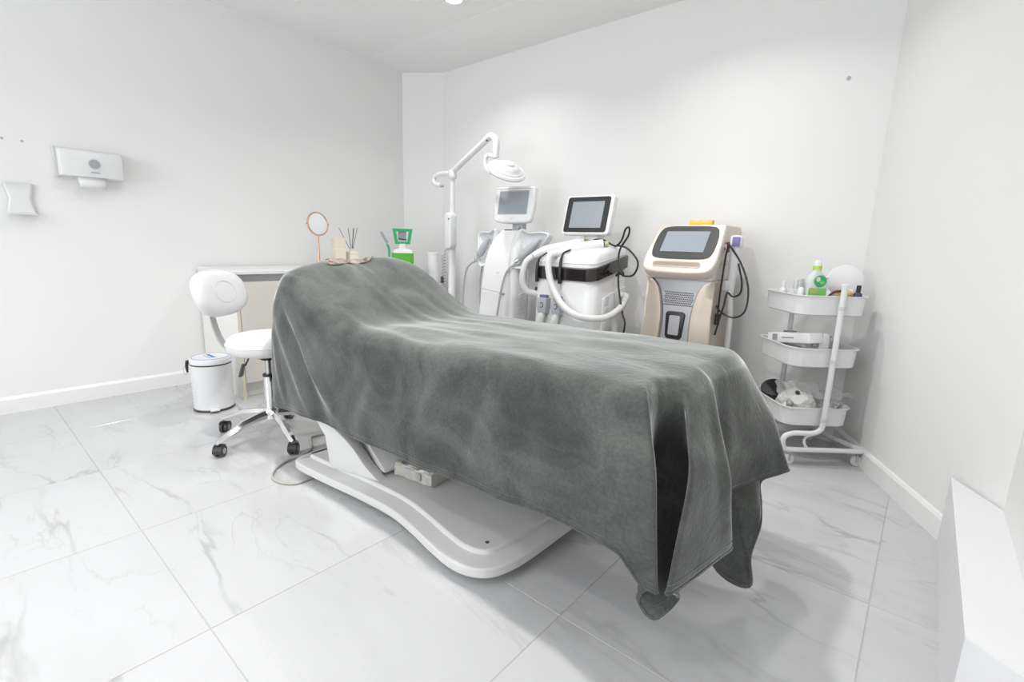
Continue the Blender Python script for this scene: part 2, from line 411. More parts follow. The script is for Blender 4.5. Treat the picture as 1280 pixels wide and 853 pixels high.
# recessed downlights: first one seen, the rest unseen and added to even the light
def downlight(x, y, k, label):
    t = thing('downlight', label, 'ceiling light', (x, y, CEIL), 0, 'recessed ceiling downlights')
    MB().lathe([(0.062, -0.001), (0.062, -0.005), (0.056, -0.008), (0.048, -0.006), (0.047, -0.001)], n=28, cap=False).build('trim_ring', 'plastic', t, local=True)
    MB().lathe([(0.0001, -0.003), (0.047, -0.003)], n=28, cap=False).build('lens', 'lens_glow', t, local=True)
    area_light('downlight_beam', (0, 0, -0.012), (0, 0, 0), 0.09, 0.09, LAMP_W * k, (1, 0.995, 0.985), 'DISK', t, R(LAMP_SPREAD))
for x, y, k, lb in ((-2.335, 2.150, 0.85, 'round recessed ceiling downlight near the back wall, above the lamp'), (-0.85, 2.12, 0.85, 'unseen recessed ceiling downlight near the back wall, above the gold machine'),
                    (-2.3, 0.85, 0.55, 'added unseen recessed downlight above the swivel stool'), (-1.2, 0.95, 2.3, 'added unseen recessed downlight above the blanketed massage table'),
                    (-2.3, -0.45, 0.1, 'added unseen recessed downlight between the table and the added window'), (-0.85, -0.45, 0.7, 'added unseen recessed downlight between the table and the added window'),
                    (-2.3, -1.75, 1.0, 'added unseen recessed downlight right by the added window'), (-0.85, -1.75, 1.0, 'added unseen recessed downlight right by the added window')):
    downlight(x, y, k, lb)

# ================================================================== MASSAGE TABLE
t = thing('massage_table', 'white electric massage table under a grey blanket, on a wide white foot plate', 'massage table', (-1.3, 1.2, 0))
near = [(-1.868, 1.05), (-1.868, 0.93), (-1.858, 0.862), (-1.815, 0.836), (-1.70, 0.842), (-1.57, 0.856), (-1.43, 0.872), (-1.26, 0.882), (-1.13, 0.868), (-1.02, 0.848), (-0.92, 0.836), (-0.85, 0.848), (-0.80, 0.885), (-0.776, 0.95), (-0.767, 1.06)]
outline = near + [(x, 2.4 - y) for x, y in reversed(near)]
outline = [(p.x, p.y) for p in catmull([(x, y, 0) for x, y in outline], 4, True)]
def shrink(pts, d, cx=-1.31, cy=1.2):
    out = []; n = len(pts)
    for i in range(n):
        a = Vector(pts[i - 1]); b = Vector(pts[(i + 1) % n]); e = (b - a).normalized(); nn = Vector((-e.y, e.x))
        p = Vector(pts[i]); q = p + nn * d
        if (q - Vector((cx, cy))).length > (p - Vector((cx, cy))).length and d > 0: q = p - nn * d
        out.append((q.x, q.y))
    return out
levels = [(0.03, 0.028), (0.012, 0.029), (0.003, 0.032), (0.0, 0.036), (0.0, 0.037), (0.0, 0.056), (0.0, 0.057), (0.0015, 0.0605), (0.005, 0.063), (0.006, 0.0632), (0.052, 0.0695), (0.054, 0.0698), (0.056, 0.079), (0.058, 0.0815), (0.061, 0.083), (0.064, 0.083)]
mb = MB(); mb.loft([[(x, y, z) for x, y in (shrink(outline, d) if d else outline)] for d, z in levels])
plate = mb.build('base_plate', 'plastic_matte', t, angle=30)
for x, y in ((-1.75, 0.93), (-1.75, 1.47), (-0.88, 0.93), (-0.88, 1.47)):
    MB().lathe([(0.024, 0), (0.026, 0.006), (0.022, 0.026)], (x, y, 0), 16).build('foot', 'black', t)
for x, y in ((-0.87, 0.945), (-1.70, 0.945)):
    MB().lathe([(0.006, 0.083), (0.006, 0.0845), (0.002, 0.085)], (x, y, 0), 10).build('screw_cap', 'charcoal', t)
# curved fin covers either side of the lifting arm
fin = [(-1.645, 0.083), (-1.41, 0.083), (-1.470, 0.125), (-1.535, 0.190), (-1.605, 0.238), (-1.69, 0.29), (-1.73, 0.29), (-1.665, 0.204)]
fin = fin[:1] + [(p.x, p.y) for p in catmull([(x, y, 0) for x, y in fin[1:6]], 4)] + fin[6:]
fd = Vector((0.23, 0.057, 0)).normalized()
for s_, y0 in ((1, 0.885), (-1, 2.4 - 0.885)):
    mtx = frame(Vector((-1.645, y0, 0)) - Vector((fd.x, fd.y * s_, 0)) * -0.0, (fd.x, fd.y * s_, 0), (0, 0, 1))
    pts = [((x + 1.645) / fd.x, z) for x, z in fin]
    MB().prism(pts, -0.045 if s_ > 0 else 0.0, 0.0 if s_ > 0 else 0.045, mtx, 0.004, 2).build('side_fin', 'plastic_matte', t)
prof = [(-1.80, 0.098), (-1.425, 0.098), (-1.425, 0.108), (-1.53, 0.185), (-1.66, 0.262), (-1.76, 0.34), (-1.80, 0.34)]
mb = MB(); mb.prism(prof, 0, 0.44, frame((0, 1.42, 0), (1, 0, 0), (0, 0, 1)), 0.004, 2); mb.build('arm_cover', 'plastic_matte', t)
mb = MB(); mb.box((-1.53, 1.2, 0.1855), (0.004, 0.42, 0.004), 0, mtx=Matrix.Rotation(R(36), 3, 'Y')); mb.build('cover_seam', 'print_grey', t)
# lifting arm and bed frame under the cushions
mb = MB(); mb.box((-1.52, 1.2, 0.36), (0.62, 0.30, 0.07), 0.01, mtx=Matrix.Rotation(R(-32), 3, 'Y')); mb.build('lifting_arm', 'plastic_matte', t)
mb = MB(); mb.box2((-1.75, 0.98, 0.50), (-0.52, 1.42, 0.545), 0.008); mb.build('bed_frame', 'plastic_matte', t)
mb = MB(); mb.prism(rrect(-1.52, -0.465, 0.925, 1.475, 0.07), 0.545, 0.628, None, 0.025, 3); mb.build('leg_cushion', 'leatherette', t)
ang = math.atan2(0.17, 0.5)
mb = MB(); mb.prism(rrect(-0.555, 0.0, -0.275, 0.275, 0.08), 0, 0.08, frame((-1.50, 1.2, 0.55), (math.cos(ang), 0, -math.sin(ang)), (0, 1, 0)), 0.025, 3); mb.build('back_cushion', 'leatherette', t)

# plastic-wrapped packet and coiled lead lying on the foot plate
t = thing('plastic_packet', 'crinkled clear plastic packet lying on the white foot plate under the table', 'packet', (-1.325, 1.075, 0.0845), R(9))
mb = MB()
n = 9
rings = []
for i in range(n + 1):
    x = -0.09 + 0.18 * i / n
    sec = rrect(-0.052, 0.052, 0.0, 0.055 + 0.003 * math.sin(i * 2.1), 0.012, 4)
    rings.append([(x, p[0] * (1 + 0.07 * math.sin(i * 1.7 + k)), max(0.001, p[1] + 0.0018 * math.sin(k * 2.3 + i * 1.3))) for k, p in enumerate(sec)])
mb.loft(rings); mb.build('wrapper', 'wrap', t, local=True, angle=20)
MB().box((0.03, -0.0535, 0.03), (0.018, 0.003, 0.026)).build('printed_label', 'print_grey', t, local=True)
MB().box((-0.01, -0.053, 0.032), (0.05, 0.002, 0.03)).build('inner_card', 'plastic_grey', t, local=True)
mb = MB(); mb.tube([Vector((-1.36 + 0.0016 * i, 1.185 + 0.008 * math.cos(i * 0.9), 0.093 + 0.008 * math.sin(i * 0.9))) for i in range(70)], 0.0022, 6)
tag(mb.build('coiled_lead', 'black'), 'short black coiled lead lying behind the plastic packet', 'cable')

# power cord on the floor
mb = MB(); mb.tube([(-1.76, 0.90, 0.006), (-1.755, 0.86, 0.006), (-1.755, 0.80, 0.006), (-1.81, 0.762, 0.006), (-1.88, 0.765, 0.006), (-1.945, 0.815, 0.006), (-1.978, 0.88, 0.006), (-1.985, 0.945, 0.006), (-2.025, 1.005, 0.006), (-2.095, 1.04, 0.006), (-2.15, 1.08, 0.006), (-2.10, 1.20, 0.006), (-2.00, 1.30, 0.006)], 0.0052, 8, 8)
tag(mb.build('power_cord', 'cord_beige'), 'beige power cord looping over the floor tiles from the foot plate', 'cord')
mb = MB(); mb.tube([(-1.78, 1.02, 0.0905), (-1.84, 1.03, 0.091), (-1.90, 1.045, 0.062), (-1.965, 1.055, 0.012), (-1.985, 1.12, 0.007), (-1.96, 1.25, 0.006), (-1.93, 1.40, 0.006)], 0.0055, 8, 8)
tag(mb.build('control_cable', 'cord_beige'), 'thicker beige cable running onto the foot plate beside the stool', 'cable')

# ================================================================== BLANKET
def sstep(a, b, x):
    x = max(0, min(1, (x - a) / (b - a))); return x * x * (3 - 2 * x)
def top_z(x, y):
    z = 0.652 + 0.012 * sstep(-1.2, -0.5, x)
    z += 0.205 * sstep(-1.45, -1.97, x) if False else 0.205 * (1 - sstep(-2.02, -1.42, x))
    z -= 0.010 * math.exp(-((x + 1.45) / 0.12) ** 2)
    # the raised end is a little lower along its near edge, and dips where the face opening is
    k = 1 - sstep(-2.0, -1.6, x)
    z -= 0.028 * k * (1 - sstep(0.88, 1.12, y)) - 0.018 * k * math.exp(-((y - 1.36) / 0.12) ** 2)
    z -= 0.007 * k * math.exp(-((y - 1.22) / 0.06) ** 2)
    dx = max(0, (-1.93 - x) / 0.125); dy = max(0, (1.02 - y) / 0.15)
    z -= 0.030 * dx ** 2 + 0.075 * (dx ** 1.5) * dy ** 1.6 + 0.02 * k * dy ** 2
    return z
def seg_ridge(p, a, b, wdt, h):
    p = Vector(p); p = p + Vector((0, 0.016 * noise.noise(Vector((p.x * 3.1, a[1] * 9, 1.7))))); a = Vector(a); b = Vector(b); d = b - a; t_ = max(0, min(1, (p - a).dot(d) / d.length_squared))
    q = a + d * t_; fade = math.sin(math.pi * min(1, max(0, 0.08 + 0.84 * t_)))
    return h * fade * math.exp(-((p - q).length / wdt) ** 2)
TOPR = [((-1.96, 1.08), (-1.50, 1.075), 0.016, 0.009), ((-1.97, 1.13), (-1.30, 1.15), 0.015, 0.010), ((-1.96, 1.19), (-1.15, 1.235), 0.016, 0.010), ((-1.70, 1.30), (-1.00, 1.33), 0.022, 0.009), ((-1.93, 1.36), (-1.30, 1.40), 0.020, 0.008),
        ((-1.82, 0.905), (-1.25, 0.93), 0.03, 0.012), ((-1.55, 1.01), (-0.95, 1.05), 0.022, 0.007), ((-1.35, 1.10), (-0.80, 1.16), 0.025, 0.006), ((-1.0, 1.24), (-0.5, 1.30), 0.04, 0.006), ((-1.65, 1.45), (-1.15, 1.47), 0.022, 0.009), ((-0.95, 0.93), (-0.55, 0.92), 0.03, 0.008),
        ((-1.35, 0.96), (-1.05, 0.92), 0.025, -0.009), ((-1.9, 1.245), (-1.4, 1.275), 0.02, 0.006)]
SIDER = [((-1.99, 0.62), (-1.70, 0.27), 0.020, 0.016), ((-1.96, 0.70), (-1.62, 0.30), 0.022, -0.014), ((-1.92, 0.72), (-1.56, 0.33), 0.020, 0.015), ((-1.80, 0.58), (-1.50, 0.30), 0.02, 0.011), ((-2.03, 0.55), (-1.93, 0.26), 0.015, 0.010),
         ((-1.30, 0.52), (-1.38, 0.30), 0.035, 0.010), ((-1.00, 0.56), (-1.08, 0.30), 0.04, 0.012), ((-0.84, 0.60), (-0.92, 0.32), 0.035, -0.012), ((-0.62, 0.60), (-0.60, 0.33), 0.05, 0.015), ((-1.20, 0.60), (-1.22, 0.35), 0.04, -0.009)]
# columns of the skirt: (edge, middle, hem), going head -> near side -> foot -> far side
cols = []
EX0, EX1, EY0, EY1 = -2.055, -0.375, 0.872, 1.525
def col(e, m, h): cols.append((Vector(e), Vector(m), Vector(h)))
def ez(x, y): return top_z(x, y) - 0.022
for y in (1.46, 1.36, 1.25, 1.14, 1.03, 0.95):                                   # head end
    col((EX0, y, ez(EX0, y)), (EX0 - 0.012, y, 0.53), (EX0 - 0.015 - 0.01 * math.sin(y * 30), y, 0.235))
col((EX0 + 0.012, 0.90, ez(EX0, 0.89)), (EX0 - 0.008, 0.885, 0.53), (EX0 - 0.012, 0.875, 0.236))
col((EX0 + 0.045, EY0 + 0.004, ez(EX0, EY0)), (EX0 + 0.03, EY0 - 0.004, 0.53), (EX0 + 0.02, EY0 - 0.008, 0.238))
near_hem = {-1.93: 0.250, -1.80: 0.262, -1.67: 0.270, -1.53: 0.274, -1.38: 0.278, -1.22: 0.283, -1.06: 0.290, -0.90: 0.298, -0.76: 0.308, -0.64: 0.316}
for x, hz in near_hem.items():
    col((x, EY0 + 0.002, ez(x, EY0)), (x, EY0 - 0.008 + 0.004 * math.sin(x * 17), 0.47), (x + 0.01, EY0 - 0.010 + 0.006 * math.sin(x * 19 + 1), hz))
col((-0.545, EY0, ez(-0.54, EY0)), (-0.54, 0.853, 0.48), (-0.525, 0.858, 0.319))
col((-0.475, EY0, ez(-0.47, EY0)), (-0.455, 0.846, 0.49), (-0.425, 0.860, 0.312))
col((-0.432, EY0 + 0.002, 0.638), (-0.405, 0.842, 0.49), (-0.392, 0.866, 0.285))
col((-0.405, EY0 + 0.004, 0.636), (-0.372, 0.841, 0.50), (-0.366, 0.874, 0.253))
col((-0.388, 0.876, 0.634), (-0.346, 0.843, 0.505), (-0.330, 0.874, 0.249))      # R1: free edge of the near flap
col((-0.388, 0.886, 0.632), (-0.356, 0.872, 0.50), (-0.352, 0.893, 0.240))
col((-0.389, 0.905, 0.628), (-0.402, 0.955, 0.47), (-0.380, 0.902, 0.192))
col((-0.392, 0.945, 0.622), (-0.435, 1.045, 0.45), (-0.344, 0.908, 0.158))       # lowest tip of the near corner
col((-0.380, 0.985, 0.622), (-0.360, 1.062, 0.46), (-0.315, 0.962, 0.192))
col((-0.366, 1.003, 0.628), (-0.316, 1.000, 0.49), (-0.318, 0.915, 0.236))
col((-0.358, 1.012, 0.632), (-0.298, 0.905, 0.50), (-0.312, 0.889, 0.247))       # R2
col((-0.352, 1.032, 0.633), (-0.291, 0.935, 0.49), (-0.301, 0.928, 0.248))
col((-0.350, 1.060, 0.633), (-0.286, 0.985, 0.48), (-0.284, 1.015, 0.250))
col((-0.350, 1.095, 0.633), (-0.282, 1.030, 0.47), (-0.272, 1.080, 0.252))
col((-0.350, 1.138, 0.633), (-0.266, 1.062, 0.46), (-0.262, 1.135, 0.256))       # R3
col((-0.360, 1.165, 0.632), (-0.305, 1.110, 0.46), (-0.285, 1.165, 0.272))
col((-0.362, 1.195, 0.632), (-0.330, 1.185, 0.46), (-0.335, 1.250, 0.298))
col((-0.360, 1.235, 0.632), (-0.318, 1.235, 0.47), (-0.326, 1.325, 0.305))
col((-0.356, 1.280, 0.632), (-0.312, 1.290, 0.47), (-0.292, 1.380, 0.320))
col((-0.352, 1.345, 0.632), (-0.300, 1.350, 0.48), (-0.262, 1.425, 0.328))
col((-0.356, 1.410, 0.632), (-0.288, 1.430, 0.48), (-0.240, 1.465, 0.332))
col((-0.372, 1.470, 0.632), (-0.282, 1.500, 0.48), (-0.222, 1.497, 0.337))       # F: outermost far corner
col((-0.392, 1.500, 0.632), (-0.305, 1.535, 0.47), (-0.252, 1.540, 0.300))
col((-0.412, 1.510, 0.632), (-0.335, 1.535, 0.46), (-0.297, 1.535, 0.262))
col((-0.440, 1.516, 0.632), (-0.352, 1.520, 0.45), (-0.282, 1.500, 0.212))
col((-0.480, 1.520, 0.632), (-0.372, 1.490, 0.42), (-0.262, 1.425, 0.180))       # tail
col((-0.515, 1.522, 0.632), (-0.395, 1.465, 0.40), (-0.262, 1.350, 0.120))
col((-0.550, 1.523, 0.632), (-0.425, 1.450, 0.39), (-0.248, 1.322, 0.050))       # tail tip
col((-0.595, 1.524, 0.632), (-0.470, 1.450, 0.39), (-0.318, 1.268, 0.092))
col((-0.650, 1.525, 0.634), (-0.550, 1.470, 0.41), (-0.400, 1.330, 0.160))
col((-0.720, 1.525, 0.636), (-0.660, 1.505, 0.44), (-0.560, 1.460, 0.240))
for x in (-0.85, -1.05, -1.25, -1.45, -1.65, -1.85):
    col((x, EY1, ez(x, EY1)), (x, EY1 + 0.012, 0.47), (x + 0.01, EY1 + 0.015 + 0.01 * math.sin(x * 23), 0.28))
col((EX0 + 0.06, EY1 - 0.002, ez(EX0, EY1)), (EX0 + 0.04, EY1 + 0.008, 0.5), (EX0 + 0.03, EY1 + 0.012, 0.25))
col((EX0 + 0.012, EY1 - 0.025, ez(EX0, EY1)), (EX0 - 0.006, EY1 - 0.015, 0.5), (EX0 - 0.01, EY1 - 0.008, 0.24))
KU, NTOP, NV = 6, 14, 26
E_ = catmull([c[0] for c in cols], KU, True); M_ = catmull([c[1] for c in cols], KU, True); H_ = catmull([c[2] for c in cols], KU, True)
NU = len(E_)
SPX0, SPX1, SPY = -1.80, -0.60, 1.2
rows = [[] for _ in range(NTOP + NV + 1)]
for u in range(NU):
    e, m, h = E_[u], M_[u], H_[u]
    sp = Vector((max(SPX0, min(SPX1, e.x)), SPY, 0))
    # point on top, inset from the edge
    d2 = Vector((sp.x - e.x, sp.y - e.y)); ins = 0.035
    tpt = Vector((e.x, e.y)) + d2.normalized() * ins
    spg = Vector((round(sp.x / 0.05) * 0.05, SPY, 0))
    for i in range(NTOP + 1):
        f_ = i / NTOP
        if i == 0: sp_ = spg
        else: sp_ = sp
        x = sp_.x + (tpt.x - sp_.x) * f_; y = sp_.y + (tpt.y - sp_.y) * f_
        z = top_z(x, y) + sum(seg_ridge((x, y), *r) for r in TOPR) * (0.72 if f_ < 0.97 else 0.45)
        z += 0.006 * (noise.noise(Vector((x * 5, y * 9, 3.1)))) - 0.004 * f_ ** 6
        rows[i].append(Vector((x, y, z)))
    t0 = rows[NTOP][u]
    path = [t0, e, e.lerp(m, 0.5) + Vector((0, 0, 0)), m, m.lerp(h, 0.5), h]
    path[2].z = (e.z + m.z) / 2
    dense = catmull(path, 8)
    # resample by arc length
    L_ = [0]
    for a, b in zip(dense, dense[1:]): L_.append(L_[-1] + (b - a).length)
    k = 0
    for i in range(1, NV + 1):
        s_ = L_[-1] * i / NV
        while k < len(L_) - 2 and L_[k + 1] < s_: k += 1
        p = dense[k].lerp(dense[k + 1], (s_ - L_[k]) / max(1e-9, L_[k + 1] - L_[k]))
        if p.y < 0.92 and p.x < -0.48 and p.x > EX0 + 0.02:
            p.y -= sum(seg_ridge((p.x, p.z), *r) for r in SIDER) * min(1, max(0, (0.70 - p.z) / 0.12 + 0.2))
            p.y -= 0.006 * noise.noise(Vector((p.x * 6, 0, p.z * 5)))
        rows[NTOP + i].append(p)
# the innermost ring collapses to the spine: one vertex per column, welded by distance below
mb = MB(); mb.loft(rows, False, False)
me_o = mb.build('blanket', 'fleece', angle=180)
bm = bmesh.new(); bm.from_mesh(me_o.data); bmesh.ops.remove_doubles(bm, verts=bm.verts, dist=0.0004)
# close the spine slit
be = [e for e in bm.edges if e.is_boundary and all(abs(v.co.y - SPY) < 0.004 and v.co.z > 0.5 for v in e.verts)]
if be: bmesh.ops.holes_fill(bm, edges=be)
bmesh.ops.recalc_face_normals(bm, faces=bm.faces)
bm.to_mesh(me_o.data); bm.free()
for p in me_o.data.polygons: p.use_smooth = True
sd = me_o.modifiers.new('thickness', 'SOLIDIFY'); sd.thickness = 0.006; sd.offset = 0
ss = me_o.modifiers.new('subdivision', 'SUBSURF'); ss.levels = 1; ss.render_levels = 1
blanket = tag(me_o, 'dark grey fleece blanket draped over the massage table down to its foot plate', 'blanket')
hemline = rows[-1]
MB().tube(hemline, 0.0052, 6, 0, True).build('hem', 'fleece', blanket)
def along(f_):
    q = NTOP + NV * f_; i = int(q); return [rows[i][u].lerp(rows[i + 1][u], q - i) for u in range(NU)]
st = along(0.955)
cen = Vector((-1.2, 1.2, 0))
MB().tube(st, 0.0042, 5, 0, True).build('stitching', 'fleece', blanket)
# floral cloth lying on the raised end
def surf(x, y): return top_z(x, y) + sum(seg_ridge((x, y), *r) for r in TOPR)
mb = MB(); rows2 = []
for i in range(17):
    a = i / 16; rr = []
    for j in range(11):
        b = j / 10
        yy = 1.085 + 0.225 * a + 0.012 * math.sin(b * 6) - 0.02 * b; xx = -1.975 + 0.085 * b * (1 - 0.35 * a) + 0.008 * math.sin(a * 11)
        rr.append((xx, yy, surf(xx, yy) + 0.009 + 0.003 * math.sin(a * 23 + b * 4) + 0.003 * math.sin(b * 9 + a * 5)))
    rows2.append(rr)
mb.loft(rows2, False, False, False)
o = mb.build('floral_cloth', 'floral', angle=180); sdm = o.modifiers.new('thickness', 'SOLIDIFY'); sdm.thickness = 0.004
tag(o, 'crumpled floral patterned cloth lying on the raised end of the grey blanket', 'cloth')
# ================================================================== STOOL
t = thing('swivel_stool', 'white swivel stool with small backrest on a chrome five-star base with black casters', 'stool', (-2.29, 0.95, 0), 0)
for k in range(5):
    a = R(-5 + 72 * k); ca, sa = math.cos(a), math.sin(a); P = lambda r, z, s=0: Vector((r * ca - s * sa, r * sa + s * ca, z))
    rings = []
    for r, z, wd, hh in ((0.02, 0.125, 0.016, 0.018), (0.08, 0.122, 0.017, 0.016), (0.15, 0.112, 0.019, 0.014), (0.20, 0.092, 0.021, 0.012), (0.262, 0.068, 0.019, 0.010), (0.272, 0.063, 0.014, 0.007)):
        rings.append([P(r, z + hh, -wd * 0.35), P(r, z + hh, wd * 0.35), P(r, z, wd), P(r, z - hh, wd * 0.8), P(r, z - hh, -wd * 0.8), P(r, z, -wd)])
    mb = MB(); mb.loft(rings); leg = mb.build('leg', 'chrome', t, local=True, angle=25)
    # caster: two wheels and hood, swivelled a little
    cw = Vector((ca * 0.258, sa * 0.258, 0.0)); sw = a + (0.9, -0.4, 1.4, 0.3, 2.1)[k]; ax = Vector((math.cos(sw), math.sin(sw), 0))
    mb = MB()
    for s_ in (-1, 1):
        fr = frame(cw + Vector((0, 0, 0.0265)) + ax * 0.008 * s_, (0, 0, 1), ax.cross(Vector((0, 0, 1))))
        mb.lathe([(0.0001, -0.0075), (0.024, -0.0075), (0.0265, -0.005), (0.0265, 0.005), (0.024, 0.0075), (0.0001, 0.0075)], n=20, mtx=None if False else fr.to_3x3(), c=cw + Vector((0, 0, 0.0265)) + ax * 0.011 * s_)
    cs = mb.build('caster', 'charcoal', t, local=True)
    mb = MB()
    for s_ in (-1, 1):
        fr = frame((0, 0, 0), (0, 0, 1), ax.cross(Vector((0, 0, 1))))
        mb.lathe([(0.0001, -0.001), (0.013, -0.001), (0.013, 0.001), (0.0001, 0.001)], c=cw + Vector((0, 0, 0.0265)) + ax * 0.0185 * s_, n=16, mtx=fr.to_3x3())
    mb.build('hub_cap', 'plastic_grey', cs, local=True)
    mb = MB(); bx = ax.cross(Vector((0, 0, 1)))
    hood = []
    for i in range(9):
        an = R(-10 + 150 * i / 8); d = bx * math.cos(an) * 0.030 + Vector((0, 0, math.sin(an) * 0.030 + 0.0265))
        hood.append([cw + d + ax * q for q in (-0.019, -0.010, 0.010, 0.019)])
    mb.loft(hood, False, False, False); mb.lathe([(0.008, 0.05), (0.008, 0.075)], c=cw, n=10)
    mb.build('hood', 'black', cs, local=True)
mb = MB(); mb.lathe([(0.030, 0.095), (0.036, 0.10), (0.036, 0.135), (0.030, 0.15), (0.0255, 0.152), (0.0255, 0.305), (0.022, 0.308)], n=24); mb.build('column', 'chrome', t, local=True)
MB().lathe([(0.027, 0.305), (0.028, 0.309), (0.027, 0.316), (0.0145, 0.317)], n=24).build('collar', 'black', t, local=True)
MB().lathe([(0.0145, 0.315), (0.0145, 0.43)], n=20).build('gas_piston', 'steel', t, local=True)
mb = MB(); mb.box((0, 0, 0.412), (0.16, 0.13, 0.012), 0.003); mb.lathe([(0.030, 0.385), (0.032, 0.39), (0.032, 0.407)], n=20); mb.build('seat_plate', 'black', t, local=True)
ld = Vector((-0.64, -0.77, 0)).normalized()
mb = MB(); mb.tube([ld * 0.02 + Vector((0, 0, 0.395)), ld * 0.075 + Vector((0, 0, 0.395)), ld * 0.09 + Vector((0, 0, 0.375)), ld * 0.10 + Vector((0, 0, 0.355))], 0.004, 8, 4)
lv = mb.build('height_lever', 'black', t, local=True)
mb = MB(); fr = frame(ld * 0.108 + Vector((0, 0, 0.362)), ld * 0.25 + Vector((0, 0, -0.97)), ld.cross(Vector((0, 0, 1))))
mb.prism([(0, -0.009), (0.058, -0.020), (0.062, 0.0), (0.058, 0.020), (0, 0.009)], -0.006, 0.006, fr, 0.003, 2); mb.build('paddle', 'charcoal', lv, local=True)
mb = MB(); mb.lathe([(0.0001, 0.419), (0.135, 0.419), (0.156, 0.427), (0.167, 0.446), (0.169, 0.466), (0.163, 0.486), (0.146, 0.501), (0.110, 0.510), (0.06, 0.513), (0.0001, 0.514)], n=40); mb.build('seat', 'leatherette', t, local=True, angle=60)
MB().tube([(0.1685 * math.cos(2 * math.pi * i / 48), 0.1685 * math.sin(2 * math.pi * i / 48), 0.466) for i in range(48)], 0.0028, 6, 0, True).build('seat_piping', 'leatherette', t, local=True)
# backrest on a curved steel bar, towards the cabinet
bd = Vector((-0.82, -0.57, 0)).normalized(); bs = Vector((bd.y, -bd.x, 0))
bar = catmull([bd * 0.03 + Vector((0, 0, 0.415)), bd * 0.15 + Vector((0, 0, 0.412)), bd * 0.195 + Vector((0, 0, 0.425)), bd * 0.232 + Vector((0, 0, 0.475)), bd * 0.258 + Vector((0, 0, 0.56)), bd * 0.270 + Vector((0, 0, 0.66))], 5)
rings = []
for i, p in enumerate(bar):
    a = bar[max(0, i - 1)]; b = bar[min(len(bar) - 1, i + 1)]; tg = (b - a).normalized(); nn = bs.cross(tg)
    rings.append([p + bs * 0.018 + nn * 0.0035, p - bs * 0.018 + nn * 0.0035, p - bs * 0.018 - nn * 0.0035, p + bs * 0.018 - nn * 0.0035])
MB().loft(rings).build('back_bar', 'steel', t, local=True)
bc = bd * 0.228 + Vector((0, 0, 0.682)); rings = []
upv = (Vector((0, 0, 1)) + bd * 0.30).normalized(); nrm = bs.cross(upv).normalized()
if nrm.dot(bd) > 0: nrm = -nrm
def back_sec(k, th):
    """outline of the cushion scaled by k, offset th along its normal; rounded rectangle bent around the sitter"""
    out = []
    for i in range(40):
        an = 2 * math.pi * i / 40; c_, s_ = math.cos(an), math.sin(an)
        u = 0.160 * k * math.copysign(abs(c_) ** 0.72, c_); v = 0.106 * k * math.copysign(abs(s_) ** 0.80, s_)
        out.append(bc + bs * u + upv * v + nrm * (th + 0.9 * u * u))
    return out
for k, th in ((0.01, -0.034), (0.55, -0.034), (0.80, -0.031), (0.93, -0.022), (1.0, -0.004), (1.0, 0.010), (0.94, 0.026), (0.82, 0.036), (0.55, 0.042), (0.28, 0.0435), (0.01, 0.044)):
    rings.append(back_sec(k, th))
MB().loft(rings).build('backrest', 'leatherette', t, local=True, angle=60)
ov = []
for i in range(40):
    an = 2 * math.pi * i / 40; u = 0.068 * math.cos(an); v = 0.050 * math.sin(an); ov.append(bc + bs * u + upv * v + nrm * (0.0435 + 0.9 * u * u))
MB().tube(ov, 0.0014, 5, 0, True).build('seam', 'plastic_matte', t, local=True)

# ================================================================== PEDAL BIN
t = thing('pedal_bin', 'white pedal bin with embossed body and blue lettering on its lid', 'bin', (-2.94, 0.915, 0), 0)
NB = 72; rings = []
for i in range(29):
    z = 0.012 + 0.243 * i / 28
    rings.append([Vector(((0.098 + 0.0020 * math.sin(j * math.pi / 2 + i * math.pi / 1) * (1 if 2 < i < 27 else 0)) * math.cos(2 * math.pi * j / NB), (0.098 + 0.0020 * math.sin(j * math.pi / 2 + i * math.pi) * (1 if 2 < i < 27 else 0)) * math.sin(2 * math.pi * j / NB), z)) for j in range(NB)])
MB().loft(rings).build('body', 'plastic', t, local=True, angle=50)
MB().lathe([(0.098, 0.0), (0.1005, 0.002), (0.1005, 0.010), (0.098, 0.013)], n=40).build('base_ring', 'charcoal', t, local=True)
MB().lathe([(0.0985, 0.255), (0.1005, 0.257), (0.1005, 0.2605), (0.0985, 0.262)], n=40).build('rim_band', 'charcoal', t, local=True)
lid = MB().lathe([(0.099, 0.262), (0.101, 0.264), (0.101, 0.283), (0.097, 0.290), (0.085, 0.294), (0.0001, 0.296)], n=40).build('lid', 'plastic', t, local=True)
MB().tube([(0.089 * math.cos(2 * math.pi * i / 48), 0.089 * math.sin(2 * math.pi * i / 48), 0.2928) for i in range(48)], 0.0016, 5, 0, True).build('printed_ring', 'blue_print', lid, local=True)
mb = MB(); random.seed(3)
for i in range(11):
    x = -0.045 + 0.009 * i; hgt = random.uniform(0.012, 0.022)
    mb.tube([(x, -0.008 + 0.003 * math.sin(i), 0.2963), (x + 0.004, 0.006, 0.2965), (x + 0.002, -0.008 + hgt, 0.2963)], 0.0012, 4, 3)
mb.tube([(-0.05, -0.018, 0.2958), (0.0, -0.024, 0.2958), (0.052, -0.016, 0.2958)], 0.0012, 4, 5)
mb.build('printed_script', 'blue_print', lid, local=True)
hd = Vector((-0.40, -0.917, 0)); mb = MB()
mb.tube([hd * 0.099 + Vector((0, 0, 0.262)), hd * 0.108 + Vector((0, 0, 0.272)), hd * 0.113 + Vector((0, 0, 0.245)), hd * 0.112 + Vector((0, 0, 0.212))], [0.008, 0.009, 0.008, 0.005], 8, 5)
hg = mb.build('handle', 'black', t, local=True)
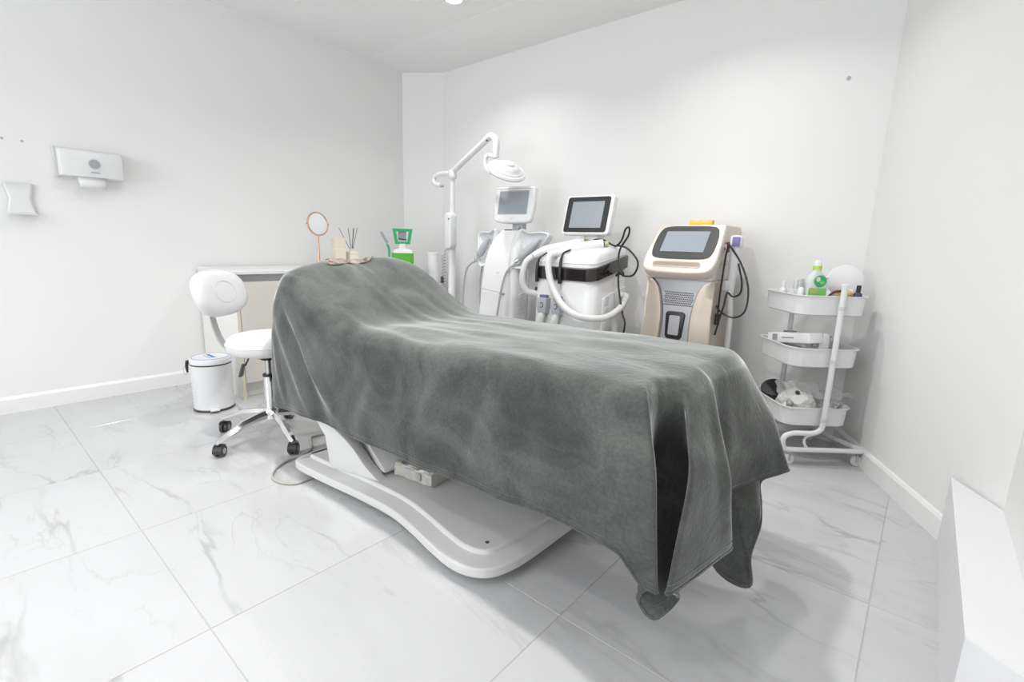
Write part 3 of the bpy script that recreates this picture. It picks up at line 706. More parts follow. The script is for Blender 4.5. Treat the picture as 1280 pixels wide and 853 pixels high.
mb = MB(); mb.tube([hd * 0.114 + Vector((0, 0, 0.262)), hd * 0.128 + Vector((0, 0, 0.235)), hd * 0.128 + Vector((0, 0, 0.208)), hd * 0.118 + Vector((0, 0, 0.200)), hd * 0.112 + Vector((0, 0, 0.215))], 0.0018, 6, 5); mb.build('wire_loop', 'steel', hg, local=True)
pd = Vector((0.955, -0.297, 0)); mb = MB(); mb.box(pd * 0.112 + Vector((0, 0, 0.018)), (0.04, 0.045, 0.006), 0.002, mtx=Matrix.Rotation(math.atan2(pd.y, pd.x), 3, 'Z')); mb.build('pedal', 'plastic_matte', t, local=True)

# ================================================================== CABINET (left wall)
DX0, DX1, DY0, DY1, DZ = XL + 0.016, -2.965, 1.078, 2.42, 0.752
t = thing('sideboard_cabinet', 'white sideboard cabinet with beige doors and grey handle strip along the wall', 'cabinet', ((DX0 + DX1) / 2, (DY0 + DY1) / 2, 0))
mb = MB(); mb.box2((DX0, DY0, 0.0), (DX1 - 0.004, DY0 + 0.018, DZ - 0.02), 0.001, 1); mb.build('side_panel', 'cabinet', t)
mb = MB(); mb.box2((DX0, DY1 - 0.018, 0.0), (DX1 - 0.004, DY1, DZ - 0.02), 0.001, 1); mb.build('side_panel', 'cabinet', t)
mb = MB(); mb.box2((DX0, DY0 + 0.018, 0.09), (DX1 - 0.025, DY1 - 0.018, DZ - 0.021)); mb.build('carcass', 'cabinet', t)
mb = MB(); mb.box2((DX0, DY0 + 0.018, 0.0), (DX1 - 0.06, DY1 - 0.018, 0.088)); mb.build('plinth', 'cabinet', t)
mb = MB(); mb.box2((DX0, DY0 - 0.006, DZ - 0.02), (DX1 + 0.004, DY1 + 0.004, DZ), 0.002, 1); mb.build('top', 'plastic', t)
mb = MB(); mb.box2((DX1 - 0.0035, DY0, 0.0), (DX1 - 0.001, DY0 + 0.018, DZ - 0.021)); mb.build('edge_band', 'cabinet_edge', t)
mb = MB(); mb.box2((DX1 - 0.024, DY0 + 0.019, DZ - 0.06), (DX1 - 0.006, DY1 - 0.019, DZ - 0.0205)); mb.build('handle_strip', 'alu', t)
nd = 3; wd = (DY1 - DY0 - 0.04) / nd
for i in range(nd):
    a = DY0 + 0.02 + i * wd
    mb = MB(); mb.box2((DX1 - 0.024, a + 0.0015, 0.095), (DX1 - 0.002, a + wd - 0.0015, DZ - 0.062), 0.0015, 1); mb.build('door', 'cabinet_door', t)

# ---- things on the cabinet
z0 = DZ + 0.0005
t = thing('table_mirror', 'round copper-framed vanity mirror on a stem, on the white cabinet', 'mirror', (-3.22, 1.725, z0), R(97))
MB().lathe([(0.0001, 0.0), (0.06, 0.0), (0.062, 0.004), (0.055, 0.009), (0.008, 0.012), (0.0001, 0.013)], n=28).build('base', 'copper', t, local=True)
MB().lathe([(0.0065, 0.01), (0.0055, 0.10), (0.0055, 0.215)], n=14).build('stem', 'copper', t, local=True)
fr = Matrix.Rotation(R(90), 3, 'X') @ Matrix.Identity(3)
tilt = Matrix.Rotation(R(-8), 3, 'X')
mc = Vector((0, 0, 0.292))
rg = [mc + tilt @ Vector((0.076 * math.cos(2 * math.pi * i / 40), 0, 0.076 * math.sin(2 * math.pi * i / 40))) for i in range(40)]
MB().tube(rg, 0.0062, 8, 0, True).build('frame', 'copper', t, local=True)
MB().lathe([(0.0001, -0.003), (0.074, -0.003), (0.074, 0.003), (0.0001, 0.003)], c=mc, n=36, mtx=tilt @ Matrix.Rotation(R(90), 3, 'X')).build('glass', 'mirror', t, local=True)
for s_ in (-1, 1): MB().sphere(mc + Vector((s_ * 0.083, 0, 0)), 0.007, 10).build('pivot', 'copper', t, local=True)
t = thing('beige_carton', 'small beige carton standing between the mirror and the reed diffuser', 'box', (-3.24, 1.885, z0), R(-8))
MB().box((0, 0, 0.104), (0.075, 0.075, 0.208), 0.002, 1).build('carton', 'beige', t, local=True)
MB().box((0.0, 0, 0.125), (0.0765, 0.0765, 0.004), 0.0005, 1).build('lid_seam', 'cream', t, local=True)
t = thing('reed_diffuser', 'cream reed diffuser bottle with dark sticks, on the white cabinet', 'diffuser', (-3.24, 1.99, z0), 0)
MB().box((0, 0, 0.055), (0.072, 0.072, 0.110), 0.008, 2).build('bottle', 'cream', t, local=True)
MB().lathe([(0.016, 0.110), (0.016, 0.128), (0.012, 0.130)], n=16).build('neck', 'cream', t, local=True)
MB().box((0, 0, 0.095), (0.0735, 0.0735, 0.006), 0.0005, 1).build('label_band', 'beige', t, local=True)
random.seed(5)
for i, (dx, dy) in enumerate(((-0.02, -0.085), (0.01, -0.03), (-0.02, -0.012), (0.02, 0.01), (-0.01, 0.025), (0.02, 0.038), (0, 0.018))):
    MB().tube([(dx * 0.1, dy * 0.1, 0.115), (dx, dy, 0.275 + 0.006 * math.sin(i * 3))], 0.0020, 6).build('reed', 'black', t, local=True)
t = thing('curved_brush', 'green handled brush with grey bristles leaning up beside the green bottle', 'brush', (-3.14, 2.245, z0), 0)
MB().lathe([(0.026, 0.0), (0.028, 0.004), (0.026, 0.05), (0.022, 0.055)], n=20).build('cup', 'plastic', t, local=True)
MB().tube([(0, 0, 0.02), (0, 0.0, 0.09), (0, -0.002, 0.135), (0, -0.018, 0.175)], [0.008, 0.0085, 0.009, 0.008], 10, 5).build('handle', 'green', t, local=True)
MB().tube([(0, -0.014, 0.168), (0, -0.045, 0.215), (0, -0.076, 0.252)], [0.010, 0.013, 0.010], 10, 5, flat=0.6).build('head', 'plastic_grey', t, local=True)
mb = MB()
for i in range(10):
    f_ = i / 9; c = Vector((0, -0.02, 0.178)).lerp(Vector((0, -0.075, 0.25)), f_)
    for s_ in (-0.006, 0.0, 0.006): mb.tube([c + Vector((s_, 0, 0)), c + Vector((s_, 0.012, 0.009))], 0.0012, 4)
mb.build('bristles', 'charcoal', t, local=True)
t = thing('green_bottle', 'white bottle with a green label and a green looped top, on the white cabinet', 'bottle', (-3.12, 2.355, z0), R(58))
mb = MB(); mb.loft([[(p[0], p[1], z) for p in rrect(-a, a, -b, b, 0.02, 4)] for z, a, b in ((0, 0.074, 0.04), (0.004, 0.078, 0.044), (0.115, 0.078, 0.044), (0.13, 0.066, 0.036), (0.14, 0.032, 0.026), (0.175, 0.028, 0.024))]); mb.build('body', 'plastic', t, local=True)
mb = MB(); mb.loft([[(p[0], p[1], z) for p in rrect(-0.0795, 0.0795, -0.0455, 0.0455, 0.021, 4)] for z in (0.016, 0.105)], False, False); mb.build('label', 'green_label', t, local=True)
mb = MB()
o1 = [(-0.052, 0.175), (0.052, 0.175), (0.070, 0.285), (-0.070, 0.285)]
frm = frame((0, 0, 0), (1, 0, 0), (0, 0, 1))
for a, b, wd in ((o1[0], o1[1], 0.02), (o1[1], o1[2], 0.018), (o1[2], o1[3], 0.022), (o1[3], o1[0], 0.018)):
    mb.tube([(a[0], 0, a[1]), (b[0], 0, b[1])], wd / 2, 4)
mb = MB()
def ringpoly(k, zc=0.23):
    return [Vector((x * k, 0, zc + (z - zc) * k)) for x, z in ((-0.055, 0.172), (0.055, 0.172), (0.075, 0.288), (-0.075, 0.288))]
oa, ob = ringpoly(1.0), ringpoly(0.66)
rings = []
for d in ((oa, -0.016), (ob, -0.016), (ob, 0.016), (oa, 0.016)):
    rings.append([p + Vector((0, d[1], 0)) for p in d[0]])
rings.append(rings[0]); mb.loft(rings, False, False); mb.build('loop_top', 'green', t, local=True, angle=20)
MB().box((0, 0.012, 0.235), (0.06, 0.004, 0.07)).build('loop_window', 'plastic_grey', t, local=True)
MB().tube([(-0.03, -0.002, 0.213), (0.03, -0.002, 0.205)], 0.005, 8).build('spout', 'charcoal', t, local=True)
t = thing('paper_roll', 'tall white paper roll standing on the floor between the cabinet and the lamp pole', 'paper roll', (-3.02, 2.575, 0))
MB().lathe([(0.018, 0.0), (0.046, 0.0), (0.048, 0.002), (0.048, 0.866), (0.046, 0.868), (0.018, 0.868)], n=28).build('paper', 'paper', t, local=True)
MB().lathe([(0.0185, 0.001), (0.0185, 0.869), (0.016, 0.869), (0.016, 0.001)], n=20, cap=False).build('core', 'beige', t, local=True)

# ================================================================== EXAMINATION LAMP
LX, LY = -2.72, 2.50
t = thing('examination_lamp', 'white floor-standing lamp with a folding arm and round head, beside the cabinet', 'lamp', (LX, LY, 0))
mb = MB()
for k in range(5):
    a = R(30 + 72 * k); mb.tube([(LX + 0.02 * math.cos(a), LY + 0.02 * math.sin(a), 0.09), (LX + 0.20 * math.cos(a), LY + 0.20 * math.sin(a), 0.065)], [0.016, 0.012], 8)
base = mb.build('star_base', 'plastic', t)
for k in range(5):
    a = R(30 + 72 * k); p = Vector((LX + 0.20 * math.cos(a), LY + 0.20 * math.sin(a), 0))
    mb = MB(); mb.lathe([(0.0001, -0.012), (0.022, -0.012), (0.024, -0.008), (0.024, 0.008), (0.022, 0.012), (0.0001, 0.012)], c=p + Vector((0, 0, 0.0245)), n=16, mtx=Matrix.Rotation(R(90), 3, 'X')); mb.lathe([(0.006, 0.04), (0.006, 0.07)], c=p, n=8); mb.build('caster', 'charcoal', base)
MB().lathe([(0.045, 0.06), (0.05, 0.07), (0.05, 0.11), (0.030, 0.12), (0.028, 0.125), (0.028, 1.10)], (LX, LY, 0), 20).build('pole', 'plastic', t)
MB().lathe([(0.019, 1.08), (0.019, 1.42)], (LX, LY, 0), 16).build('inner_pole', 'plastic', t)
mb = MB(); mb.prism(rrect(-0.036, 0.036, -0.13, 0.13, 0.034, 6), -0.035, 0.035, frame((LX + 0.022, LY - 0.035, 1.03), (1, 0, 0), (0, 0, 1)), 0.014, 3); mb.build('control_box', 'plastic', t)
MB().sphere((LX + 0.042, LY - 0.071, 1.115), 0.007, 10).build('switch', 'green', t)
MB().lathe([(0.030, 1.40), (0.033, 1.405), (0.033, 1.445), (0.028, 1.455)], (LX, LY, 0), 18).build('pivot_joint', 'plastic', t)
# rear tension loop
mb = MB(); mb.tube([(LX - 0.01, LY, 1.435), (LX - 0.09, LY - 0.01, 1.44), (LX - 0.165, LY - 0.015, 1.425), (LX - 0.180, LY - 0.02, 1.39), (LX - 0.145, LY - 0.03, 1.365), (LX - 0.085, LY - 0.03, 1.355)], 0.017, 10, 5); mb.build('tension_bow', 'plastic', t)
MB().sphere((LX - 0.072, LY - 0.032, 1.352), 0.014, 10, (1, 1, 0.8)).build('bow_knob', 'plastic_grey', t)
A0 = Vector((LX, LY, 1.445)); A1 = Vector((-2.345, LY - 0.02, 1.635))
MB().tube([A0, A1], 0.021, 14).build('boom', 'plastic', t)
mb = MB(); mb.tube([A1 + Vector((-0.02, 0, -0.01)), A1 + Vector((0.012, 0, 0.006)), (-2.305, LY - 0.02, 1.632), (-2.275, LY - 0.025, 1.60), (-2.270, LY - 0.03, 1.54), (-2.270, LY - 0.03, 1.500)], 0.0225, 14, 5); mb.build('elbow', 'plastic', t)
MB().sphere(A1 + Vector((0.0, -0.018, -0.022)), 0.007, 8).build('elbow_screw', 'charcoal', t)
mb = MB(); mb.tube([(-2.270, LY - 0.03, 1.505), (-2.335, LY - 0.045, 1.515), (-2.340, LY - 0.055, 1.455), (-2.285, LY - 0.065, 1.405), (-2.225, LY - 0.075, 1.40)], 0.014, 10, 6); mb.build('yoke', 'plastic', t)
hc = Vector((-2.12, LY - 0.09, 1.400)); hm = Matrix.Rotation(R(33), 3, 'Y') @ Matrix.Rotation(R(14), 3, 'X') @ Matrix.Scale(0.80, 3)
MB().lathe([(0.0001, -0.022), (0.135, -0.022), (0.152, -0.014), (0.158, 0.0), (0.150, 0.012), (0.125, 0.020), (0.10, 0.032), (0.095, 0.040), (0.070, 0.052), (0.045, 0.058), (0.040, 0.068), (0.0001, 0.070)], c=hc, n=36, mtx=hm).build('lamp_head', 'plastic', t)
MB().lathe([(0.0001, -0.0228), (0.128, -0.0228), (0.128, -0.0215)], c=hc, n=32, mtx=hm, cap=False).build('diffuser', 'plastic_matte', t)
mb = MB(); mb.tube([hc + hm @ Vector((0.125 * math.cos(a), 0.125 * math.sin(a), 0.021)) for a in [2 * math.pi * i / 40 for i in range(40)]], 0.003, 5, 0, True); mb.build('head_groove', 'cradle', t)
mb = MB(); mb.tube([(LX - 0.055 + 0.018 * math.cos(i * 0.75), LY - 0.035 + 0.012 * math.sin(i * 0.75), 0.86 - 0.0026 * i) for i in range(90)], 0.0035, 6); cc = mb.build('coiled_cord', 'plastic_grey', t)
mb = MB(); mb.tube([(LX, LY - 0.03, 0.90), (LX - 0.03, LY - 0.035, 0.89), (LX - 0.04, LY - 0.035, 0.86)], 0.0035, 6, 4); mb.build('cord_tail', 'plastic_grey', cc); mb = MB(); mb.tube([(LX - 0.04, LY - 0.035, 0.63), (LX - 0.055, LY - 0.04, 0.60), (LX - 0.01, LY - 0.03, 0.58)], 0.0035, 6, 4); mb.build('cord_tail', 'plastic_grey', cc)
MB().box((LX - 0.055, LY - 0.045, 0.67), (0.022, 0.018, 0.05), 0.004).build('plug', 'charcoal', cc)
# ================================================================== WHITE TREATMENT MACHINE WITH SMALL MONITOR
def sect(z, x0, x1, y0, y1, r, n=6): return [(p[0], p[1], z) for p in rrect(x0, x1, y0, y1, r, n)]
MX, MY = -2.14, 2.42
t = thing('treatment_machine', 'slim white treatment machine with two grey handpieces in wing cradles and a monitor', 'machine', (MX, MY + 0.1, 0))
mb = MB(); mb.loft([sect(z, MX - w_, MX + w_, MY + a, MY + b, 0.05) for z, w_, a, b in ((0.07, 0.17, -0.13, 0.30), (0.10, 0.175, -0.135, 0.31), (0.40, 0.15, -0.09, 0.30), (0.60, 0.145, -0.07, 0.29), (0.80, 0.145, -0.055, 0.28), (0.90, 0.14, -0.03, 0.27), (0.98, 0.12, 0.01, 0.25), (1.02, 0.095, 0.05, 0.22), (1.03, 0.075, 0.07, 0.20))]); body = mb.build('body', 'plastic', t, angle=50)
# raised front panel following the leaning front
fp = [(0.30, 0.128, -0.112), (0.50, 0.125, -0.092), (0.70, 0.120, -0.075), (0.84, 0.112, -0.056), (0.93, 0.098, -0.026), (0.99, 0.085, 0.010), (1.035, 0.070, 0.055)]
mb = MB(); mb.loft([[(MX - w_, MY + y + 0.02, z), (MX - w_ + 0.012, MY + y - 0.006, z), (MX + w_ - 0.012, MY + y - 0.006, z), (MX + w_, MY + y + 0.02, z), (MX, MY + y + 0.05, z)] for z, w_, y in fp]); mb.build('front_panel', 'plastic', t, angle=40)
MB().tube([(MX - 0.118, MY - 0.0915, 0.66), (MX + 0.118, MY - 0.0915, 0.64)], 0.0018, 4).build('panel_seam', 'cradle', t)
mb = MB()
for i in range(4): mb.box((MX + 0.055 + 0.012 * i, MY - 0.0895, 0.632 + 0.003 * math.sin(i * 2)), (0.008, 0.002, 0.009 + 0.003 * (i % 2)))
mk = mb.build('printed_logo', 'blue_print', t); mk['kind'] = 'stuff'
MB().box((MX + 0.02, MY - 0.078, 0.765), (0.022, 0.002, 0.006)).build('badge', 'cradle', t)
for i in range(8):
    MB().tube([(MX + 0.148 + 0.0, MY + 0.00, 0.50 + 0.018 * i), (MX + 0.149, MY + 0.07, 0.52 + 0.018 * i)], 0.0035, 5).build('vent_slot', 'cradle', t)
MB().box((MX + 0.148, MY + 0.19, 0.66), (0.006, 0.05, 0.018), 0.002).build('side_port', 'charcoal', t)
# wings with grey cradles and handpieces
for s_ in (-1, 1):
    ox = MX + 0.10 * s_
    cpts = [(0.0, 1.035), (0.07, 1.025), (0.155, 1.03), (0.205, 1.015), (0.190, 0.97), (0.160, 0.90), (0.135, 0.84), (0.085, 0.80), (0.03, 0.80), (0.0, 0.84)]
    cpts = [(p.x, p.y) for p in catmull([(a, b, 0) for a, b in cpts], 3, True)]
    def wing_pt(a, b, dep, k=1.0, ca=0.095, cb=0.925):
        a2 = ca + (a - ca) * k; b2 = cb + (b - cb) * k
        return (ox + s_ * a2, MY - 0.045 + 0.33 * a2 * (0.9 if s_ > 0 else 0.9) + (b2 - 0.8) * 0.34 + dep, b2)
    mb = MB(); rg = [[wing_pt(a, b, d, k) for a, b in cpts] for d, k in ((0.085, 0.72), (0.06, 0.88), (0.02, 0.98), (0.0, 1.0), (-0.012, 0.985), (-0.010, 0.93), (0.012, 0.86), (0.030, 0.70), (0.034, 0.35), (0.034, 0.05))]
    if s_ < 0: rg = [r[::-1] for r in rg]
    mb.loft(rg); wg = mb.build('wing', 'plastic', t, angle=50)
    mb = MB(); rg = [[wing_pt(a, b, d, k) for a, b in cpts] for d, k in ((0.0095, 0.855), (0.0275, 0.70), (0.0315, 0.35), (0.0315, 0.05))]
    mb.loft(rg, False, False); mb.build('cradle_lining', 'cradle', wg, angle=60)
    lo = Vector(wing_pt(0.050 if s_ > 0 else 0.125, 0.842, -0.022)); hi = Vector(wing_pt(0.165 if s_ > 0 else 0.035, 0.985, -0.022))
    mid = lo.lerp(hi, 0.3)
    hp = MB().tube([lo, lo.lerp(hi, 0.18), lo.lerp(hi, 0.24), lo.lerp(hi, 0.6), hi], [0.015, 0.019, 0.024, 0.025, 0.016], 14, 4).build('handpiece', 'plastic_grey', t)
    MB().lathe([(0.0001, -0.018), (0.014, -0.016), (0.019, -0.006), (0.019, 0.012), (0.014, 0.016), (0.0001, 0.016)], c=lo, n=16, mtx=Vector((hi - lo)).to_track_quat('Z', 'Y').to_matrix()).build('collar', 'chrome', hp)
    ys = MY - 0.10
    if s_ > 0: pth = [lo + Vector((0, 0, -0.01)), lo + Vector((-0.03, -0.045, -0.05)), (lo.x - 0.055, ys, 0.72), (lo.x - 0.07, ys - 0.02, 0.58), (lo.x - 0.08, ys - 0.03, 0.42), (lo.x - 0.03, ys - 0.03, 0.26), (lo.x + 0.01, ys + 0.04, 0.2)]
    else: pth = [lo + Vector((0, 0, -0.01)), lo + Vector((-0.04, -0.03, -0.04)), (lo.x - 0.075, ys + 0.05, 0.74), (lo.x - 0.085, ys + 0.04, 0.60), (lo.x - 0.08, ys + 0.04, 0.45), (lo.x - 0.02, ys + 0.03, 0.28), (lo.x + 0.06, ys + 0.05, 0.2)]
    MB().tube(pth, 0.0065, 8, 6).build('hose', 'cable_grey', hp)
    MB().tube([Vector(wing_pt(0.10, 0.80, 0.03)), Vector(wing_pt(0.10, 0.80, 0.02)) + Vector((0.01 * s_, 0, -0.10)), Vector(wing_pt(0.10, 0.80, 0.02)) + Vector((0.005 * s_, 0.0, -0.28)), Vector(wing_pt(0.06, 0.80, 0.04)) + Vector((0, 0.02, -0.48))], 0.0055, 8, 5).build('hose', 'cable_grey', wg)
# controls on the top
for i, x in enumerate((-0.035, -0.012, 0.010)): MB().lathe([(0.009, 0), (0.009, 0.012), (0.007, 0.014), (0.0001, 0.014)], (MX + x, MY + 0.058, 1.028), 12).build('button', 'black', t)
MB().lathe([(0.007, 0), (0.007, 0.022), (0.014, 0.024), (0.014, 0.036), (0.0001, 0.038)], (MX + 0.045, MY + 0.085, 1.026), 14).build('stop_switch', 'plastic_grey', t)
# monitor
MB().box((MX + 0.025, MY + 0.125, 1.06), (0.09, 0.05, 0.10), 0.012, 3).build('monitor_neck', 'plastic_grey', t)
mf = frame((MX + 0.005, MY + 0.085, 1.207), (0.98, 0.20, 0), (0, 0.20, 0.98)) @ Matrix.Diagonal((0.90, 1.04, 1, 1))
mo = [(p.x, p.y) for p in catmull([(x, y, 0) for x, y in ((-0.155, -0.075), (-0.135, -0.112), (0, -0.120), (0.135, -0.112), (0.155, -0.075), (0.166, 0.0), (0.162, 0.085), (0.145, 0.108), (0.0, 0.113), (-0.145, 0.108), (-0.162, 0.085), (-0.166, 0.0))], 4, True)]
MB().prism(mo, -0.045, 0.0, mf, 0.012, 3).build('monitor', 'plastic', t)
MB().prism(rrect(-0.122, 0.112, -0.062, 0.078, 0.004), 0.0, 0.0015, mf).build('screen', 'screen', t, smooth=False)
mo2 = MB().prism(rrect(-0.128, 0.118, -0.068, 0.084, 0.008), -0.0005, 0.0008, mf).build('screen_bezel', 'plastic_grey', t, smooth=False)
MB().prism(rrect(-0.012, 0.012, -0.098, -0.088, 0.004), 0.0, 0.001, mf).build('badge', 'cradle', t, smooth=False)

# ================================================================== WHITE LASER CABINET WITH TILTED SCREEN
X0, X1, Y0, Y1 = -1.795, -1.375, 2.30, 2.70
t = thing('laser_machine', 'bulky white laser machine with a black band, hoses and a black-framed screen', 'machine', ((X0 + X1) / 2, (Y0 + Y1) / 2, 0))
rr_ = [0.05, 0.06, 0.04, 0.04]
def slant(sec, k=0.20): return [(x, y, z + k * (y - Y0)) for x, y, z in sec]
mb = MB(); mb.loft([sect(z, X0 + d, X1 - d, Y0 + d * 1.0, Y1 - d, rr_) for z, d in ((0.075, 0.02), (0.085, 0.01), (0.30, 0.0), (0.50, 0.004))] + [slant(sect(z, X0 + d, X1 - d, Y0 + d, Y1 - d, rr_)) for z, d in ((0.755, 0.008), (0.76, 0.012))]); mb.build('body', 'plastic', t, angle=45)
mb = MB(); mb.loft([slant(sect(z, X0 + d, X1 - d, Y0 + d, Y1 - d, rr_)) for z, d in ((0.752, 0.006), (0.756, -0.003), (0.822, -0.003), (0.826, 0.006))]); mb.build('black_band', 'black_gloss', t, angle=40)
mb = MB(); mb.loft([slant(sect(z, X0 + d, X1 - d, Y0 + d + e, Y1 - d, rr_), 0.17) for z, d, e in ((0.822, 0.01, 0), (0.875, 0.012, 0.004), (0.892, 0.022, 0.012), (0.905, 0.045, 0.03), (0.912, 0.10, 0.06), (0.925, 0.13, 0.10), (0.932, 0.145, 0.115))]); mb.build('lid', 'plastic', t, angle=45)
mb = MB(); mb.loft([slant(sect(z, X0 + d, X1 - d, Y0 + d, Y1 - d, rr_), 0.17) for z, d in ((0.847, 0.0085), (0.849, 0.006), (0.852, 0.0085))], False, False); mb.build('lid_seam', 'cradle', t)
for x, y in ((X0 + 0.06, Y0 + 0.07), (X1 - 0.06, Y0 + 0.07), (X0 + 0.06, Y1 - 0.07), (X1 - 0.06, Y1 - 0.07)):
    mb = MB(); mb.lathe([(0.0001, -0.015), (0.034, -0.015), (0.037, -0.01), (0.037, 0.01), (0.034, 0.015), (0.0001, 0.015)], c=(x, y, 0.0375), n=18, mtx=Matrix.Rotation(R(90), 3, 'Y')); mb.box((x, y, 0.068), (0.05, 0.05, 0.02), 0.004); mb.build('caster', 'charcoal', t)
# side panel recess
sf = frame((X1 - 0.003, Y0 + 0.10, 0), (0, 1, 0), (0, 0, 1))
MB().prism([(0.0, 0.30), (0.26, 0.30), (0.26, 0.72), (0.05, 0.68), (0.0, 0.66)], -0.001, 0.010, sf, 0.006, 2).build('side_panel', 'plastic', t)
for zz in (0.50, 0.58, 0.645):
    MB().prism(rrect(0.018, 0.06, zz - 0.026, zz + 0.026, 0.006, 3), 0.010, 0.0125, sf, 0.002, 2).build('grip_recess', 'cradle', t)
# hand-piece plugs on the front
for i, x in enumerate((-1.695, -1.595)):
    pf = frame((x, Y0 + 0.002, 0.60), (1, 0, 0), (0, 0.0, 1))
    pl = MB().prism([(-0.026, -0.045), (0.026, -0.045), (0.034, -0.01), (0.034, 0.046), (-0.034, 0.046), (-0.034, -0.01)], -0.012, 0.040, pf, 0.006, 2).build('connector', 'plastic_grey', t)
    MB().prism(rrect(-0.022, 0.022, 0.046, 0.062, 0.003), 0.0, 0.030, pf).build('latch', 'purple', pl, smooth=False)
    cpt = [pf @ Vector((0.012 * math.cos(R(a)), 0.004 + 0.014 * math.sin(R(a)), 0.0408)) for a in range(-120, 150, 15)]
    MB().tube(cpt, 0.0022, 5).build('ring_mark', 'charcoal', pl)
    MB().tube([pf @ Vector((0, -0.04, 0.02)), pf @ Vector((-0.006, -0.075, 0.03)), pf @ Vector((-0.015, -0.14, 0.03)), pf @ Vector((-0.01, -0.3, 0.02))], [0.018, 0.022, 0.022, 0.022], 12, 5).build('hose_stub', 'hose', pl)
# two handpieces lying on the lid, their hoses
hp1 = MB().tube([(-1.800, 2.300, 0.880), (-1.760, 2.355, 0.912), (-1.725, 2.395, 0.926), (-1.640, 2.49, 0.956), (-1.600, 2.53, 0.975)], [0.020, 0.028, 0.030, 0.029, 0.027], 14, 5).build('handpiece', 'plastic', t)
MB().tube([(-1.595, 2.535, 0.970), (-1.580, 2.55, 0.975)], 0.017, 12).build('treatment_tip', 'tip_green', hp1)
MB().tube([(-1.800, 2.300, 0.880), (-1.828, 2.275, 0.845), (-1.843, 2.265, 0.780), (-1.845, 2.27, 0.72), (-1.825, 2.29, 0.672), (-1.78, 2.33, 0.655)], 0.019, 12, 6).build('hose', 'hose', hp1)
hp2 = MB().tube([(-1.640, 2.325, 0.898), (-1.605, 2.375, 0.922), (-1.565, 2.41, 0.934), (-1.490, 2.48, 0.954), (-1.455, 2.51, 0.962)], [0.021, 0.028, 0.031, 0.030, 0.028], 14, 5).build('handpiece', 'plastic', t)
MB().tube([(-1.450, 2.515, 0.963), (-1.435, 2.53, 0.966)], 0.017, 12).build('treatment_tip', 'tip_green', hp2)
MB().tube([(-1.640, 2.325, 0.898), (-1.655, 2.272, 0.885), (-1.650, 2.255, 0.82), (-1.615, 2.25, 0.72), (-1.53, 2.24, 0.62), (-1.43, 2.25, 0.57), (-1.335, 2.34, 0.56), (-1.305, 2.47, 0.60), (-1.330, 2.60, 0.66), (-1.375, 2.62, 0.67)], 0.019, 12, 6).build('hose', 'hose', hp2)
MB().tube([(-1.325, 2.46, 0.585), (-1.32, 2.47, 0.48), (-1.32, 2.47, 0.36), (-1.34, 2.48, 0.25), (-1.38, 2.5, 0.22)], 0.017, 12, 5).build('hose', 'hose', t)
# black straps and leads
MB().tube([(-1.715, 2.325, 0.905), (-1.745, 2.292, 0.868), (-1.752, 2.283, 0.80), (-1.752, 2.288, 0.735)], [0.005, 0.006, 0.009, 0.010, 0.012], 8, 5).build('strap', 'black', t)
MB().tube([(-1.580, 2.365, 0.925), (-1.588, 2.30, 0.895), (-1.590, 2.283, 0.80), (-1.590, 2.288, 0.735)], [0.005, 0.006, 0.009, 0.010, 0.012], 8, 5).build('strap', 'black', t)
MB().tube([(-1.60, 2.57, 0.96), (-1.54, 2.545, 0.985), (-1.47, 2.54, 0.985), (-1.40, 2.55, 0.955), (-1.355, 2.54, 0.985), (-1.325, 2.52, 1.045), (-1.30, 2.515, 1.055), (-1.31, 2.53, 1.01), (-1.36, 2.54, 0.935), (-1.34, 2.50, 0.85), (-1.30, 2.49, 0.80), (-1.345, 2.51, 0.80), (-1.36, 2.515, 0.785)], 0.0055, 8, 7).build('lead', 'black', t)
MB().tube([(-1.45, 2.60, 0.945), (-1.37, 2.55, 0.955), (-1.29, 2.51, 0.935), (-1.225, 2.50, 0.87), (-1.245, 2.50, 0.80), (-1.305, 2.50, 0.79), (-1.335, 2.50, 0.81), (-1.330, 2.50, 0.72), (-1.29, 2.49, 0.58), (-1.265, 2.48, 0.52), (-1.285, 2.49, 0.40), (-1.31, 2.5, 0.30)], 0.0055, 8, 7).build('lead', 'black', t)
# tilted screen
MB().box((-1.56, 2.585, 0.97), (0.10, 0.09, 0.12), 0.015, 3).build('screen_stand', 'plastic', t)
mf = frame((-1.575, 2.515, 1.128), (0.985, 0.06, 0.0), (0.0, 0.27, 0.963))
MB().prism(rrect(-0.155, 0.155, -0.115, 0.118, 0.016, 4), -0.050, 0.0, mf, 0.006, 2).build('monitor', 'plastic', t)
MB().prism(rrect(-0.143, 0.135, -0.104, 0.108, 0.014, 4), 0.0, 0.002, mf).build('bezel', 'black', t, smooth=False)
MB().prism(rrect(-0.108, 0.100, -0.078, 0.080, 0.002, 2), 0.002, 0.003, mf).build('screen', 'screen', t, smooth=False)

